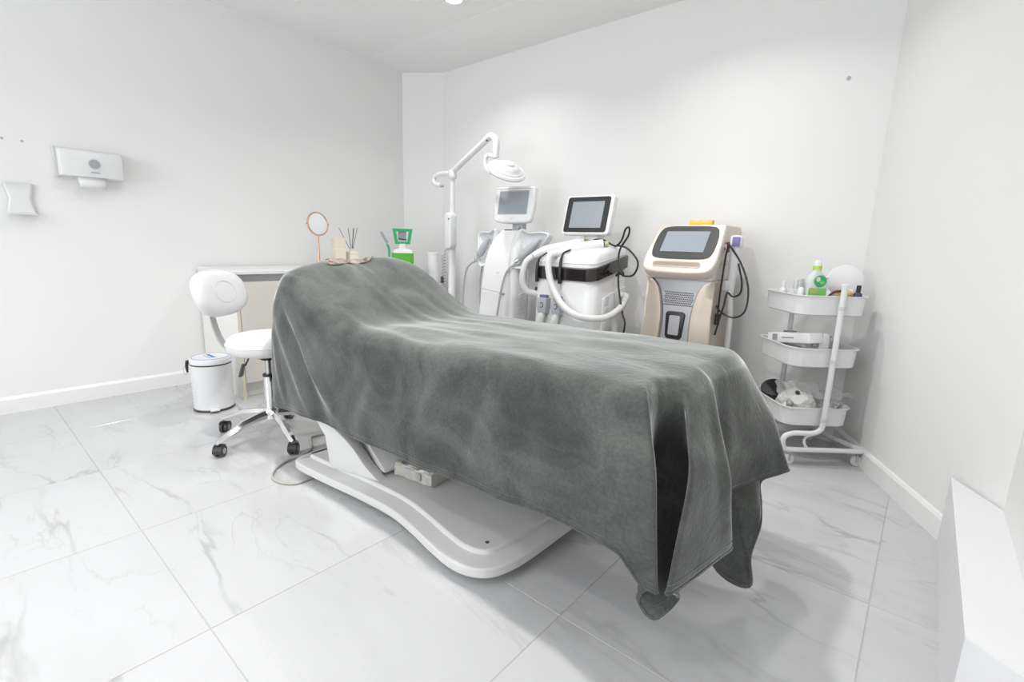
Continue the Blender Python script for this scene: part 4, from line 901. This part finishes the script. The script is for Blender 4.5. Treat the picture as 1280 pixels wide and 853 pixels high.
# ================================================================== GOLD MACHINE
GX, GY = -0.945, 2.40
t = thing('beauty_machine', 'champagne gold beauty machine with a slanted touch screen head', 'machine', (GX, GY + 0.15, 0))
mb = MB(); mb.loft([sect(z, GX - w_, GX + w_, GY + a, GY + 0.36, 0.035) for z, w_, a in ((0.06, 0.20, -0.05), (0.08, 0.205, -0.055), (0.20, 0.195, -0.04), (0.45, 0.180, -0.01), (0.62, 0.172, 0.005), (0.76, 0.165, 0.012), (0.84, 0.165, 0.02))]); mb.build('column', 'plastic_silver', t, angle=45)
def arc(cpts, k=6): return [(p.x, p.y) for p in catmull([(a, b, 0) for a, b in cpts], k)]
def front_y(z):
    q = [(0.06, -0.05), (0.20, -0.04), (0.45, -0.01), (0.62, 0.005), (0.76, 0.012), (0.84, 0.02)]
    for (a, b), (c, d) in zip(q, q[1:]):
        if z <= c: return GY + b + (d - b) * (z - a) / (c - a)
    return GY + 0.02
for s_ in (-1, 1):
    # side panel: outer edge straight, inner edge a bulging curve
    inner = catmull([(0.150, 0.80, 0), (0.105, 0.755, 0), (0.078, 0.66, 0), (0.072, 0.55, 0), (0.085, 0.40, 0), (0.10, 0.20, 0), (0.105, 0.09, 0)], 5)
    rings = []
    for p in inner:
        z = p.y; xo = 0.167 + 0.036 * (1 - min(1, z / 0.62)) + 0.003; fy = front_y(z)
        row = []
        for f_ in (0, 0.08, 0.5, 0.92, 1.0):
            xx = p.x + (xo - p.x) * f_; yy = fy - (0.002 if f_ == 0 else 0.014 if f_ < 1 else 0.004) + (0.012 if f_ == 0.92 else 0)
            row.append((GX + s_ * xx, yy, z))
        row.append((GX + s_ * (xo + 0.002), fy + 0.10, z)); row.append((GX + s_ * (xo + 0.002), GY + 0.33, z))
        rings.append(row)
    mb = MB(); mb.loft(rings, False, False, False); o = mb.build('side_panel', 'gold', t, angle=35)
    sdm = o.modifiers.new('thickness', 'SOLIDIFY'); sdm.thickness = 0.006; sdm.offset = 0
# perforated grille: small dark slots in staggered rows
gm = None
for i in range(7):
    for j in range(16):
        x = -0.070 + 0.0093 * j + (0.0046 if i % 2 else 0); z = 0.668 + 0.0105 * i
        lim = 0.074 + 0.06 * max(0, (z - 0.69)) / 0.05
        if abs(x) > lim: continue
        y = front_y(z) - 0.0008
        if gm is None:
            q = MB().box((0, 0, 0), (0.0045, 0.0022, 0.0070), mtx=Matrix.Rotation(R(35), 3, 'Y')).build('grille_hole', 'charcoal', t, local=True, smooth=False); gm = q.data
        else:
            q = bpy.data.objects.new('grille_hole', gm); C.objects.link(q); q.parent = t
        q.location = INV[t] @ Vector((GX + x, y, z))
bf = frame((GX - 0.004, front_y(0.57) + 0.002, 0.565), (1, 0, 0), (0, 0.07, 1))
MB().prism([(x * (1 + 1.2 * y), y) for x, y in rrect(-0.047, 0.047, -0.07, 0.07, 0.018, 5)], 0.0, 0.010, bf, 0.004, 2).build('button_frame', 'black', t)
MB().prism(rrect(-0.028, 0.028, -0.05, 0.05, 0.008, 4), 0.010, 0.0125, bf, 0.001, 1).build('button_plate', 'plastic_silver', t)
# slanted head
hx = Vector((1, 0, 0)); hy = Vector((0, 0.62, 0.785)).normalized()
hf = frame((GX, GY - 0.075, 0.845), hx, hy)
ho = [(p.x, p.y) for p in catmull([(a, b, 0) for a, b in ((-0.174, 0.22), (-0.182, 0.10), (-0.178, 0.035), (-0.155, 0.0), (-0.10, -0.012), (0.0, -0.015), (0.10, -0.012), (0.155, 0.0), (0.178, 0.035), (0.182, 0.10), (0.174, 0.22))], 4)] + [(0.169, 0.284), (0.162, 0.291), (-0.162, 0.291), (-0.169, 0.284)]
MB().prism(ho, -0.055, 0.0, hf, 0.010, 3).build('head', 'gold_light', t)
MB().prism([(-0.02, 0.80), (0.36, 0.80), (0.36, 1.045), (0.335, 1.066), (0.118, 1.066), (0.095, 1.050), (-0.03, 0.885)], -0.168, 0.168, frame((GX, GY, 0), (0, 1, 0), (0, 0, 1)), 0.006, 2).build('head_back', 'gold_light', t, angle=30)
MB().prism([(p.x, p.y) for p in catmull([(x, y, 0) for x, y in ((-0.150, 0.100), (-0.118, 0.072), (0.0, 0.067), (0.118, 0.072), (0.150, 0.100), (0.156, 0.17), (0.146, 0.242), (0.112, 0.270), (0.0, 0.273), (-0.112, 0.270), (-0.146, 0.242), (-0.156, 0.17))], 4, True)], 0.0, 0.003, hf, 0.001, 1).build('screen_frame', 'charcoal', t)
MB().prism(rrect(-0.112, 0.106, 0.110, 0.238, 0.003, 2), 0.003, 0.0045, hf).build('screen', 'screen_bright', t, smooth=False)
MB().prism(rrect(-0.125, 0.115, 0.020, 0.050, 0.0145, 5), 0.0, 0.002, hf).build('grip_slot_shade', 'gold_slot_shade', t, smooth=False)  # flat plate, darker gold stands in for shade inside the recessed grip
MB().tube([hf @ Vector((p[0], p[1], 0.001)) for p in rrect(-0.125, 0.115, 0.020, 0.050, 0.0145, 6)], 0.003, 6, 0, True).build('slot_rim', 'gold_light', t)
MB().box2((GX - 0.19, GY + 0.0, 0.0), (GX + 0.19, GY + 0.36, 0.062), 0.01).build('base', 'charcoal', t)
# side key switch, cradle, handpiece, leads
MB().lathe([(0.02, 0), (0.02, 0.012), (0.016, 0.016), (0.0001, 0.017)], c=(GX + 0.168, GY + 0.08, 0.955), n=16, mtx=Matrix.Rotation(R(90), 3, 'Y')).build('key_switch', 'chrome', t)
MB().box((GX + 0.185, GY + 0.14, 0.962), (0.03, 0.035, 0.05), 0.006).build('stop_button', 'red', t)
MB().box((GX + 0.20, GY + 0.13, 0.885), (0.07, 0.045, 0.022), 0.006).build('cradle', 'plastic', t)
MB().box((GX + 0.185, GY + 0.12, 0.775), (0.03, 0.03, 0.05), 0.005).build('socket', 'plastic', t)
hpz = MB().tube([(GX + 0.205, GY + 0.14, 0.74), (GX + 0.210, GY + 0.13, 0.82), (GX + 0.216, GY + 0.12, 0.885), (GX + 0.222, GY + 0.10, 0.95), (GX + 0.225, GY + 0.095, 0.97)], [0.016, 0.020, 0.026, 0.028, 0.026], 14, 5).build('handpiece', 'plastic', t)
MB().box((GX + 0.227, GY + 0.085, 0.988), (0.052, 0.05, 0.058), 0.012, 3).build('handpiece_head', 'plastic', hpz)
MB().box((GX + 0.231, GY + 0.058, 0.988), (0.034, 0.006, 0.044), 0.002).build('handpiece_display', 'purple', hpz)
MB().tube([(GX + 0.205, GY + 0.14, 0.75), (GX + 0.212, GY + 0.16, 0.62), (GX + 0.212, GY + 0.17, 0.48), (GX + 0.208, GY + 0.18, 0.34), (GX + 0.200, GY + 0.19, 0.24)], 0.015, 12, 5).build('hose', 'hose', hpz)
for pth in ([(0.24, 0.05, 0.975), (0.228, 0.06, 0.90), (0.222, 0.06, 0.74), (0.222, 0.06, 0.62)],
            [(0.24, 0.05, 0.975), (0.300, 0.06, 0.89), (0.345, 0.06, 0.78), (0.345, 0.06, 0.67), (0.300, 0.06, 0.63), (0.235, 0.06, 0.65), (0.195, 0.06, 0.71), (0.195, 0.08, 0.775)],
            [(0.285, 0.08, 0.885), (0.315, 0.06, 0.80), (0.312, 0.06, 0.745), (0.28, 0.06, 0.73), (0.255, 0.06, 0.745), (0.248, 0.05, 0.68), (0.232, 0.05, 0.60), (0.222, 0.05, 0.535)]):
    MB().tube([(GX + a - 0.038, GY + b, c) for a, b, c in pth], 0.0045, 8, 7).build('lead', 'black', t)
MB().tube([(GX + 0.184, GY + 0.06, 0.64), (GX + 0.184, GY + 0.058, 0.585)], [0.010, 0.013], 10).build('plug', 'black', t)
t2 = thing('yellow_cloth', 'small folded yellow cloth lying on top of the gold machine', 'cloth', (GX - 0.005, GY + 0.245, 1.069), R(8))
mb = MB(); rings = []
for i in range(9):
    x = -0.055 + 0.11 * i / 8; rings.append([(x, p[0], max(0.0005, p[1] + 0.003 * math.sin(i * 2 + k))) for k, p in enumerate(rrect(-0.035, 0.035, 0, 0.026 + 0.003 * math.sin(i * 1.9), 0.008, 3))])
mb.loft(rings); mb.build('fold', 'yellow', t2, local=True, angle=50)
MB().box((0.047, 0, 0.010), (0.02, 0.06, 0.018), 0.004).build('folded_corner', 'yellow', t2, local=True)

# ================================================================== TROLLEY
TP = Vector((-0.128, 2.597, 0)); ta = math.atan2(0.195, 0.238)
t = thing('storage_trolley', 'white three-tier metal trolley on casters in the corner by the angled wall', 'trolley', TP, ta)
TW0, TW1, TD = -0.352, -0.048, 0.335
def tray(z, h=0.088):
    mb = MB(); r = 0.055
    rg = [sect(zz, TW0 + d, TW1 - d, d, TD - d, r - d * 0.3, 7) for zz, d in ((z - h, 0.014), (z - h + 0.005, 0.007), (z - 0.006, 0.003), (z - 0.004, -0.004), (z, -0.004), (z, 0.003), (z - 0.006, 0.006), (z - h + 0.008, 0.012))]
    mb.loft(rg, True, True); return mb.build('tray', 'plastic', t, local=True, angle=40)
for z in (0.768, 0.538, 0.268): tray(z)
PU = -0.186; fy_ = -0.017
mb = MB(); mb.tube([(PU, fy_, 0.815), (PU, fy_, 0.30), (PU, fy_, 0.205), (PU - 0.010, fy_, 0.172), (PU - 0.040, fy_, 0.157), (PU - 0.115, fy_, 0.155), (-0.318, fy_, 0.152), (-0.345, fy_, 0.140), (-0.352, fy_, 0.115), (-0.345, fy_, 0.090), (-0.320, fy_, 0.078), (-0.18, fy_, 0.078), (-0.04, fy_, 0.078), (0.0, fy_, 0.078), (0.012, fy_ + 0.015, 0.078), (0.0, fy_ + 0.06, 0.078), (-0.03, 0.16, 0.078), (-0.035, 0.30, 0.078), (-0.06, 0.335, 0.078), (-0.18, 0.345, 0.078), (-0.32, 0.335, 0.078), (-0.335, 0.30, 0.078), (-0.338, 0.15, 0.078), (-0.338, 0.02, 0.078)], 0.0115, 12, 5); mb.build('base_tube', 'plastic', t, local=True)
MB().lathe([(0.0135, 0.808), (0.0135, 0.818), (0.011, 0.820), (0.0001, 0.820)], c=(PU, fy_, 0), n=16).build('post_cap', 'plastic', t, local=True)
MB().tube([(PU, TD + 0.015, 0.815), (PU, TD + 0.015, 0.09)], 0.0115, 12).build('rear_post', 'plastic', t, local=True)
mb = MB(); mb.tube([(-0.225, fy_, 0.150), (-0.250, fy_, 0.140), (-0.258, fy_, 0.118), (-0.248, fy_, 0.095), (-0.235, fy_, 0.082)], 0.006, 8, 5); mb.build('brace', 'plastic', t, local=True)
for z in (0.71, 0.478, 0.21):
    MB().lathe([(0.014, 0), (0.014, 0.016)], c=(PU, fy_, z), n=16).build('sleeve', 'plastic_matte', t, local=True)
MB().box((PU - 0.005, TD + 0.0, 0.556), (0.05, 0.035, 0.012), 0.003).build('strut_clip', 'plastic_silver', t, local=True)
for (u, v, sw) in ((0.0, 0.0, 1.2), (-0.307, 0.0, 1.5), (-0.04, 0.30, 0.4), (-0.33, 0.30, 0.7)):
    ax = Vector((math.cos(sw), math.sin(sw), 0)); c0 = Vector((u, v, 0.0235))
    fr = frame((0, 0, 0), (0, 0, 1), ax.cross(Vector((0, 0, 1))))
    mb = MB(); mb.lathe([(0.0001, -0.008), (0.018, -0.008), (0.0235, -0.005), (0.0235, 0.005), (0.018, 0.008), (0.0001, 0.008)], c=c0, n=18, mtx=fr.to_3x3()); cs = mb.build('caster', 'rubber_white', t, local=True)
    mb = MB(); bx = ax.cross(Vector((0, 0, 1)))
    fork = [[c0 + ax * q + Vector((0, 0, 0)) + bx * s for s in (-0.008, 0.008)] for q in ()]
    path = [c0 + ax * 0.012 + Vector((0, 0, -0.002)), c0 + ax * 0.012 + Vector((0, 0, 0.030)), c0 - ax * 0.012 + Vector((0, 0, 0.030)), c0 - ax * 0.012 + Vector((0, 0, -0.002))]
    for a, b in zip(path, path[1:]): mb.tube([a, b], 0.004, 6)
    mb.lathe([(0.006, 0.05), (0.006, 0.078)], c=(u, v, 0), n=10); mb.build('fork', 'steel', cs, local=True)

def tl(u, v, z): return (Matrix.Translation(TP) @ Matrix.Rotation(ta, 4, 'Z')) @ Vector((u, v, z))
zt1, zt2, zt3 = 0.768 - 0.0795, 0.538 - 0.0795, 0.268 - 0.0795
# detergent-style bottle
p = tl(-0.262, 0.068, zt1); t = thing('soap_bottle', 'clear soap bottle with green and orange label and lime cap, on the trolley', 'bottle', p, ta)
mb = MB(); mb.loft([[(q[0], q[1], z) for q in rrect(-a, a, -b, b, min(b * 0.9, 0.02), 5)] for z, a, b in ((0, 0.042, 0.024), (0.004, 0.046, 0.028), (0.10, 0.046, 0.028), (0.135, 0.044, 0.027), (0.160, 0.034, 0.022), (0.176, 0.018, 0.016), (0.186, 0.015, 0.014), (0.192, 0.015, 0.014))]); bt = mb.build('bottle_body', 'bottle_clear', t, local=True)
MB().lathe([(0.018, 0.188), (0.018, 0.202), (0.016, 0.203)], n=18).build('cap_ring', 'lime', t, local=True)
MB().lathe([(0.0165, 0.202), (0.0165, 0.212), (0.012, 0.222), (0.007, 0.226), (0.0001, 0.227)], n=18).build('cap', 'plastic', t, local=True)
MB().box((-0.004, -0.0288, 0.092), (0.074, 0.001, 0.034)).build('green_panel', 'green_light', t, local=True)
MB().box((-0.004, -0.0288, 0.0485), (0.074, 0.001, 0.05)).build('green_panel', 'green_light', t, local=True)
bt2 = MB().lathe([(0.0001, 0), (0.026, 0), (0.026, 0.0012), (0.0001, 0.0012)], c=(0.004, -0.0282, 0.138), n=28, mtx=Matrix.Rotation(R(90), 3, 'X')).build('round_emblem', 'green', t, local=True)
MB().sphere((-0.006, -0.0296, 0.146), 0.010, 10, (1, 0.06, 1.1)).build('emblem_leaf', 'beige', bt2, local=True)
MB().sphere((0.012, -0.0297, 0.132), 0.009, 10, (1.3, 0.06, 0.8)).build('emblem_leaf', 'green_light', bt2, local=True)
for i in range(3): MB().box((-0.018, -0.0295, 0.105 - 0.008 * i), (0.040 - 0.005 * i, 0.001, 0.0042)).build('print_line', 'orange_print', t, local=True)
# white round lid leaning on the post
p = tl(-0.098, 0.125, zt1); t = thing('white_disc', 'white round hand mirror standing among small things on the top tray', 'mirror', p, ta + R(-18))
dm = Matrix.Rotation(R(78), 3, 'X')
MB().lathe([(0.0001, -0.006), (0.066, -0.006), (0.072, -0.002), (0.072, 0.004), (0.066, 0.008), (0.0001, 0.009)], c=(0, 0, 0.138), n=40, mtx=dm).build('disc', 'plastic', t, local=True)
mb = MB(); mb.tube([(-0.055, 0.005, 0.150), (-0.085, -0.01, 0.145), (-0.092, -0.015, 0.11), (-0.080, -0.015, 0.08), (-0.085, -0.02, 0.055)], 0.005, 8, 6); mb.build('wire_handle', 'plastic', t, local=True)
MB().lathe([(0.04, 0.0), (0.042, 0.003), (0.02, 0.010), (0.008, 0.014), (0.008, 0.070), (0.0001, 0.071)], n=20).build('foot', 'plastic', t, local=True)
# small things on the top tray
def small_bottle(u, v, z, r, h, m, cm, label, rot=0):
    t_ = thing('small_bottle', label, 'bottle', tl(u, v, z), ta + rot)
    MB().lathe([(0.0001, 0), (r * 0.95, 0), (r, 0.003), (r, h * 0.62), (r * 0.8, h * 0.72), (r * 0.45, h * 0.76)], n=16).build('body', m, t_, local=True)
    MB().lathe([(r * 0.5, h * 0.75), (r * 0.5, h * 0.96), (r * 0.42, h), (0.0001, h)], n=14).build('cap', cm, t_, local=True)
    return t_
small_bottle(-0.318, 0.215, zt1, 0.017, 0.125, 'plastic', 'plastic', 'slim all-white bottle standing at the rear tray corner by the clear box')
small_bottle(-0.322, 0.062, zt1, 0.014, 0.145, 'plastic', 'plastic_grey', 'slim white bottle with a grey cap on the front edge beside the soap bottle')
small_bottle(-0.084, 0.048, zt1, 0.018, 0.125, 'navy', 'black', 'dark navy bottle standing at the end of the top tray')
small_bottle(-0.085, 0.21, zt1, 0.017, 0.105, 'plastic_grey', 'navy', 'grey-blue bottle standing behind the round white mirror')
tb = thing('amber_jar', 'small amber jar tipped over near the trolley post', 'jar', tl(-0.132, 0.060, zt1 + 0.083), ta + R(20))
MB().lathe([(0.0001, -0.03), (0.018, -0.03), (0.020, -0.026), (0.020, 0.018), (0.016, 0.022)], n=18, mtx=Matrix.Rotation(R(80), 3, 'Y')).build('glass', 'amber', tb, local=True)
MB().lathe([(0.018, 0.021), (0.018, 0.034), (0.0001, 0.035)], n=18, mtx=Matrix.Rotation(R(80), 3, 'Y')).build('cap', 'cream', tb, local=True)
tb = thing('carton_tray', 'grey cardboard tray of small vials lying under the tipped jar', 'tray', tl(-0.146, 0.052, zt1), ta)
MB().box((0, 0, 0.018), (0.075, 0.065, 0.036), 0.003).build('box', 'plastic_silver', tb, local=True)
random.seed(11)
for i in range(6):
    x = -0.030 + 0.012 * i
    MB().lathe([(0.0001, 0.036), (0.0055, 0.036), (0.0055, 0.052), (0.004, 0.056), (0.004, 0.062), (0.0001, 0.062)], c=(x, -0.028 + 0.006 * (i % 2), 0), n=10).build('vial', ('navy', 'plastic', 'plastic_grey')[i % 3], tb, local=True)
tb = thing('tweezer_case', 'grey case standing open behind the soap bottle', 'case', tl(-0.205, 0.175, zt1), ta + R(12))
MB().box((0, 0, 0.075), (0.06, 0.028, 0.150), 0.004, mtx=Matrix.Rotation(R(8), 3, 'Y')).build('case', 'plastic_silver', tb, local=True)
MB().box((0.004, -0.015, 0.12), (0.04, 0.002, 0.03), mtx=Matrix.Rotation(R(8), 3, 'Y')).build('printed_band', 'orange_print', tb, local=True)
mb = MB(); mb.tube([tl(-0.215, 0.040, zt1 + 0.075), tl(-0.190, 0.045, zt1 + 0.092), tl(-0.160, 0.05, zt1 + 0.098), tl(-0.13, 0.075, zt1 + 0.092)], [0.004, 0.006, 0.006, 0.003], 8, 5)
mb.tube([tl(-0.215, 0.040, zt1 + 0.004), tl(-0.215, 0.040, zt1 + 0.075)], 0.004, 8)
tag(mb.build('curved_tongs', 'maroon'), 'dark reddish curved tongs standing between the soap bottle and the post', 'tongs')
tb = thing('clear_box', 'clear plastic box of white pads at the tray corner', 'box', tl(-0.300, 0.138, zt1), ta)
MB().box((0, 0, 0.048), (0.055, 0.05, 0.096), 0.004).build('box', 'clear_plastic', tb, local=True)
MB().box((0, 0, 0.042), (0.046, 0.042, 0.075), 0.008).build('pads', 'cotton', tb, local=True)
MB().sphere((0.02, -0.028, 0.105), 0.006, 8).build('dark_knob', 'black', tb, local=True)
# ---- middle tray
tb = thing('long_carton', 'long white carton lying along the edge of the middle tray', 'box', tl(-0.285, 0.13, zt2), ta + R(105))
lf = Matrix.Rotation(R(9), 3, 'Y')
MB().box((0, 0, 0.104), (0.24, 0.07, 0.045), 0.003, mtx=lf).build('carton', 'paper', tb, local=True)
MB().box((0.075, 0.0352, 0.094), (0.03, 0.001, 0.028), mtx=lf).build('printed_patch', 'plastic_silver', tb, local=True)
MB().box((0.0, 0.0352, 0.104), (0.07, 0.001, 0.006), mtx=lf).build('print_line', 'print_grey', tb, local=True)
MB().box((0, 0, 0.032), (0.15, 0.06, 0.064), 0.004).build('stack_below', 'paper', tb, local=True)
tb = thing('oval_device', 'small white oval device standing by the trolley post on the middle tray', 'device', tl(-0.205, 0.045, zt2), ta)
MB().prism([(p.x, p.y) for p in catmull([(x, y, 0) for x, y in ((-0.022, 0.0), (0.022, 0.0), (0.024, 0.06), (0.023, 0.115), (0.012, 0.138), (-0.004, 0.138), (-0.018, 0.118), (-0.022, 0.06))], 4, True)], -0.015, 0.015, frame((0, 0, 0.002), (1, 0, 0), (0, 0, 1)), 0.008, 3).build('shell', 'plastic', tb, local=True)
MB().box((-0.034, 0.0, 0.085), (0.022, 0.02, 0.022), 0.004).build('grey_clip', 'plastic_silver', tb, local=True)
tb = thing('plastic_pouch', 'clear pouch with blue print leaning at the back of the middle tray', 'pouch', tl(-0.145, 0.20, zt2), ta)
mb = MB(); mb.loft([[(x, 0.05 * math.sin(i * 0.5) * 0.3 + 0.004 * math.sin(j * 1.7), 0.11 * j / 8 + 0.006 * math.sin(i * 1.3)) for j in range(9)] for i, x in enumerate([-0.085 + 0.0135 * k for k in range(13)])], False, False, False); mb.build('film', 'clear_plastic', tb, local=True, angle=180)
for i in range(3): MB().tube([(-0.07 + 0.055 * i, -0.012, 0.085), (-0.045 + 0.055 * i, -0.012, 0.105)], 0.003, 5).build('blue_stripe', 'blue_print', tb, local=True)
MB().box((0, 0.045, 0.03), (0.16, 0.06, 0.058), 0.006).build('gauze_stack', 'paper', tb, local=True)
tb = tag(MB().lathe([(0.0001, 0), (0.012, 0), (0.014, 0.01), (0.014, 0.085), (0.0001, 0.09)], c=tl(-0.328, 0.245, zt2), n=14).build('red_tube', 'red'), 'small red tube peeking over the far edge of the middle tray', 'tube')
# ---- bottom tray
tb = thing('black_roll', 'black round roll tilted up in the bottom tray', 'roll', tl(-0.276, 0.256, zt3), ta + R(20))
rm = Matrix.Rotation(R(-35), 3, 'Y') @ Matrix.Rotation(R(15), 3, 'X')
MB().lathe([(0.016, -0.025), (0.052, -0.025), (0.055, -0.022), (0.055, 0.022), (0.052, 0.025), (0.016, 0.025)], c=(0, 0, 0.085), n=28, mtx=rm).build('tape', 'black', tb, local=True)
MB().lathe([(0.016, -0.024), (0.016, 0.024)], c=(0, 0, 0.085), n=20, mtx=rm, cap=False).build('core', 'charcoal', tb, local=True)
def crumple(c, r, sz, seed, m, amp=0.25, parent=None, name='bag'):
    bm = bmesh.new(); bmesh.ops.create_icosphere(bm, subdivisions=4, radius=1)
    for v in bm.verts:
        d = v.co.normalized(); k = 1 + amp * noise.noise(d * 2.3 + Vector((seed, 0, 0))) + amp * 0.6 * abs(noise.noise(d * 6 + Vector((0, seed, 0)))) 
        v.co = Vector((d.x * sz[0] * k, d.y * sz[1] * k, max(-sz[2] * 0.9, d.z * sz[2] * k))) * r
    mb = MB(); mb.addbm(bm, Matrix.Translation(Vector(c))); return mb.build(name, m, parent, local=True, angle=25)
tb = thing('cotton_bag', 'clear bag of white cotton pads heaped in the bottom tray', 'bag', tl(-0.238, 0.115, zt3), ta)
crumple((0, 0, 0.062), 1, (0.078, 0.072, 0.062), 2.0, 'cotton', 0.25, tb, 'cotton_pads')
mb = MB(); mb.loft([[(x, 0.01 * math.sin(i * 2.1 + j) - 0.03 + 0.01 * j, 0.10 + 0.0105 * j + 0.006 * math.sin(i * 1.7 + j * 2.0)) for j in range(7)] for i, x in enumerate([-0.10 + 0.018 * k for k in range(12)])], False, False, False); mb.build('bag_film', 'clear_bag', tb, local=True, angle=180)
MB().sphere((-0.062, -0.055, 0.075), 0.016, 10, (1, 0.8, 1.2)).build('grey_cap', 'plastic_silver', tb, local=True)
MB().sphere((-0.020, -0.03, 0.125), 0.010, 8).build('dark_cap', 'charcoal', tb, local=True)
tb = thing('clear_wrap', 'crumpled clear plastic wrap spilling over the end of the bottom tray', 'wrap', tl(-0.105, 0.13, zt3), ta)
crumple((0, 0, 0.055), 1, (0.040, 0.08, 0.05), 5.0, 'clear_bag', 0.35, tb, 'film_heap')
mb = MB(); mb.loft([[(-0.03 + 0.0125 * i, -0.06 + 0.02 * j + 0.006 * math.sin(i + j), 0.098 + 0.010 * math.sin(i * 1.1 + j * 1.9) + 0.002 * i) for j in range(7)] for i in range(11)], False, False, False); mb.build('loose_sheet', 'clear_bag', tb, local=True, angle=180)
crumple((0, -0.01, 0.040), 1, (0.03, 0.055, 0.03), 7.0, 'cotton', 0.2, tb, 'white_contents')

# ================================================================== WALL THINGS
WX = XL
t = thing('towel_dispenser', 'white wall-mounted paper towel dispenser with a round grey window', 'dispenser', (WX, 0.61, 1.19))
prof = [(0.0, 1.375), (0.050, 1.372), (0.085, 1.360), (0.098, 1.335), (0.094, 1.26), (0.086, 1.232), (0.0, 1.228)]
pr2 = [(0, 1.382), (0.045, 1.379), (0.078, 1.366), (0.090, 1.34), (0.088, 1.26), (0.080, 1.236), (0, 1.232)]
mb = MB(); ys = [0.478, 0.484, 0.50, 0.61, 0.72, 0.738, 0.744]; sc_y = [0.80, 0.94, 1, 1.02, 1, 0.94, 0.80]
mb.loft([[(WX + p[0] * s_ * 1.0, y, p[1]) for p in prof] for y, s_ in zip(ys, sc_y)]); mb.build('cover', 'plastic', t, angle=40)
MB().box2((WX, 0.463, 1.222), (WX + 0.03, 0.480, 1.375), 0.004).build('back_plate', 'plastic_matte', t)
wm = Matrix.Rotation(R(90), 3, 'Y')
MB().lathe([(0.030, -0.002), (0.030, 0.001), (0.024, 0.001), (0.024, -0.002)], c=(WX + 0.0995, 0.617, 1.298), n=28, mtx=wm, cap=False).build('window_ring', 'cradle', t)
MB().lathe([(0.0001, -0.001), (0.024, -0.001), (0.024, 0.0002), (0.0001, 0.0002)], c=(WX + 0.099, 0.617, 1.298), n=28, mtx=wm).build('window', 'plastic_silver', t)
MB().box((WX + 0.097, 0.617, 1.256), (0.002, 0.036, 0.004)).build('printed_name', 'print_grey', t)
mb = MB(); mb.loft([[(WX + 0.055 + 0.010 * k, 0.545 + 0.012 * k, 1.235), (WX + 0.06 + 0.006 * k, 0.555 + 0.010 * k, 1.178)] for k in (0, 1)] + [[(WX + 0.068, 0.655, 1.235), (WX + 0.068, 0.650, 1.174)], [(WX + 0.055, 0.668, 1.235), (WX + 0.058, 0.660, 1.174)]], False, False, False); tw = mb.build('paper_towel', 'paper', t, angle=30); sdm = tw.modifiers.new('thickness', 'SOLIDIFY'); sdm.thickness = 0.004
t = thing('wall_holder', 'clear bent plastic holder fixed to the wall below two screw holes', 'holder', (WX, 0.32, 1.0))
prof = [(0.003, 1.175), (0.003, 1.10), (0.004, 1.05), (0.010, 1.030), (0.030, 1.022), (0.065, 1.020)]
rows3 = []
for k, y in enumerate((0.262, 0.275, 0.32, 0.365, 0.378)):
    rows3.append([(WX + 0.004 + p[0], y + (0.018 * (1 - abs((p[1] - 1.10) / 0.08)) * (1 if y < 0.3 else -1 if y > 0.34 else 0) if p[1] > 1.02 else 0), p[1]) for p in prof])
mb = MB(); mb.loft(rows3, False, False, False); wh = mb.build('bent_sheet', 'plastic', t, angle=40); sdm = wh.modifiers.new('thickness', 'SOLIDIFY'); sdm.thickness = 0.004
MB().box((WX + 0.002, 0.32, 1.13), (0.004, 0.05, 0.05)).build('adhesive_pad', 'plastic_matte', t)
for y, z, lb in ((0.289, 1.384, 'small dark screw hole in the wall above the plastic holder'), (0.360, 1.381, 'small dark screw hole in the wall nearer the towel dispenser')):
    tag(MB().lathe([(0.0001, 0.001), (0.003, 0.001), (0.006, 0.0005), (0.0065, 0.0)], c=(WX + 0.0002, y, z), n=12, mtx=Matrix.Rotation(R(90), 3, 'Y')).build('screw_hole', 'steel'), lb, 'screw hole')
o = tag(MB().lathe([(0.0001, 0.0), (0.009, 0.0), (0.009, 0.003), (0.0001, 0.004)], c=(-0.421, YB, 1.751), n=14, mtx=Matrix.Rotation(R(90), 3, 'X')).build('wall_plug', 'plastic_grey'), 'tiny grey wall plug high on the back wall near the corner', 'wall plug')
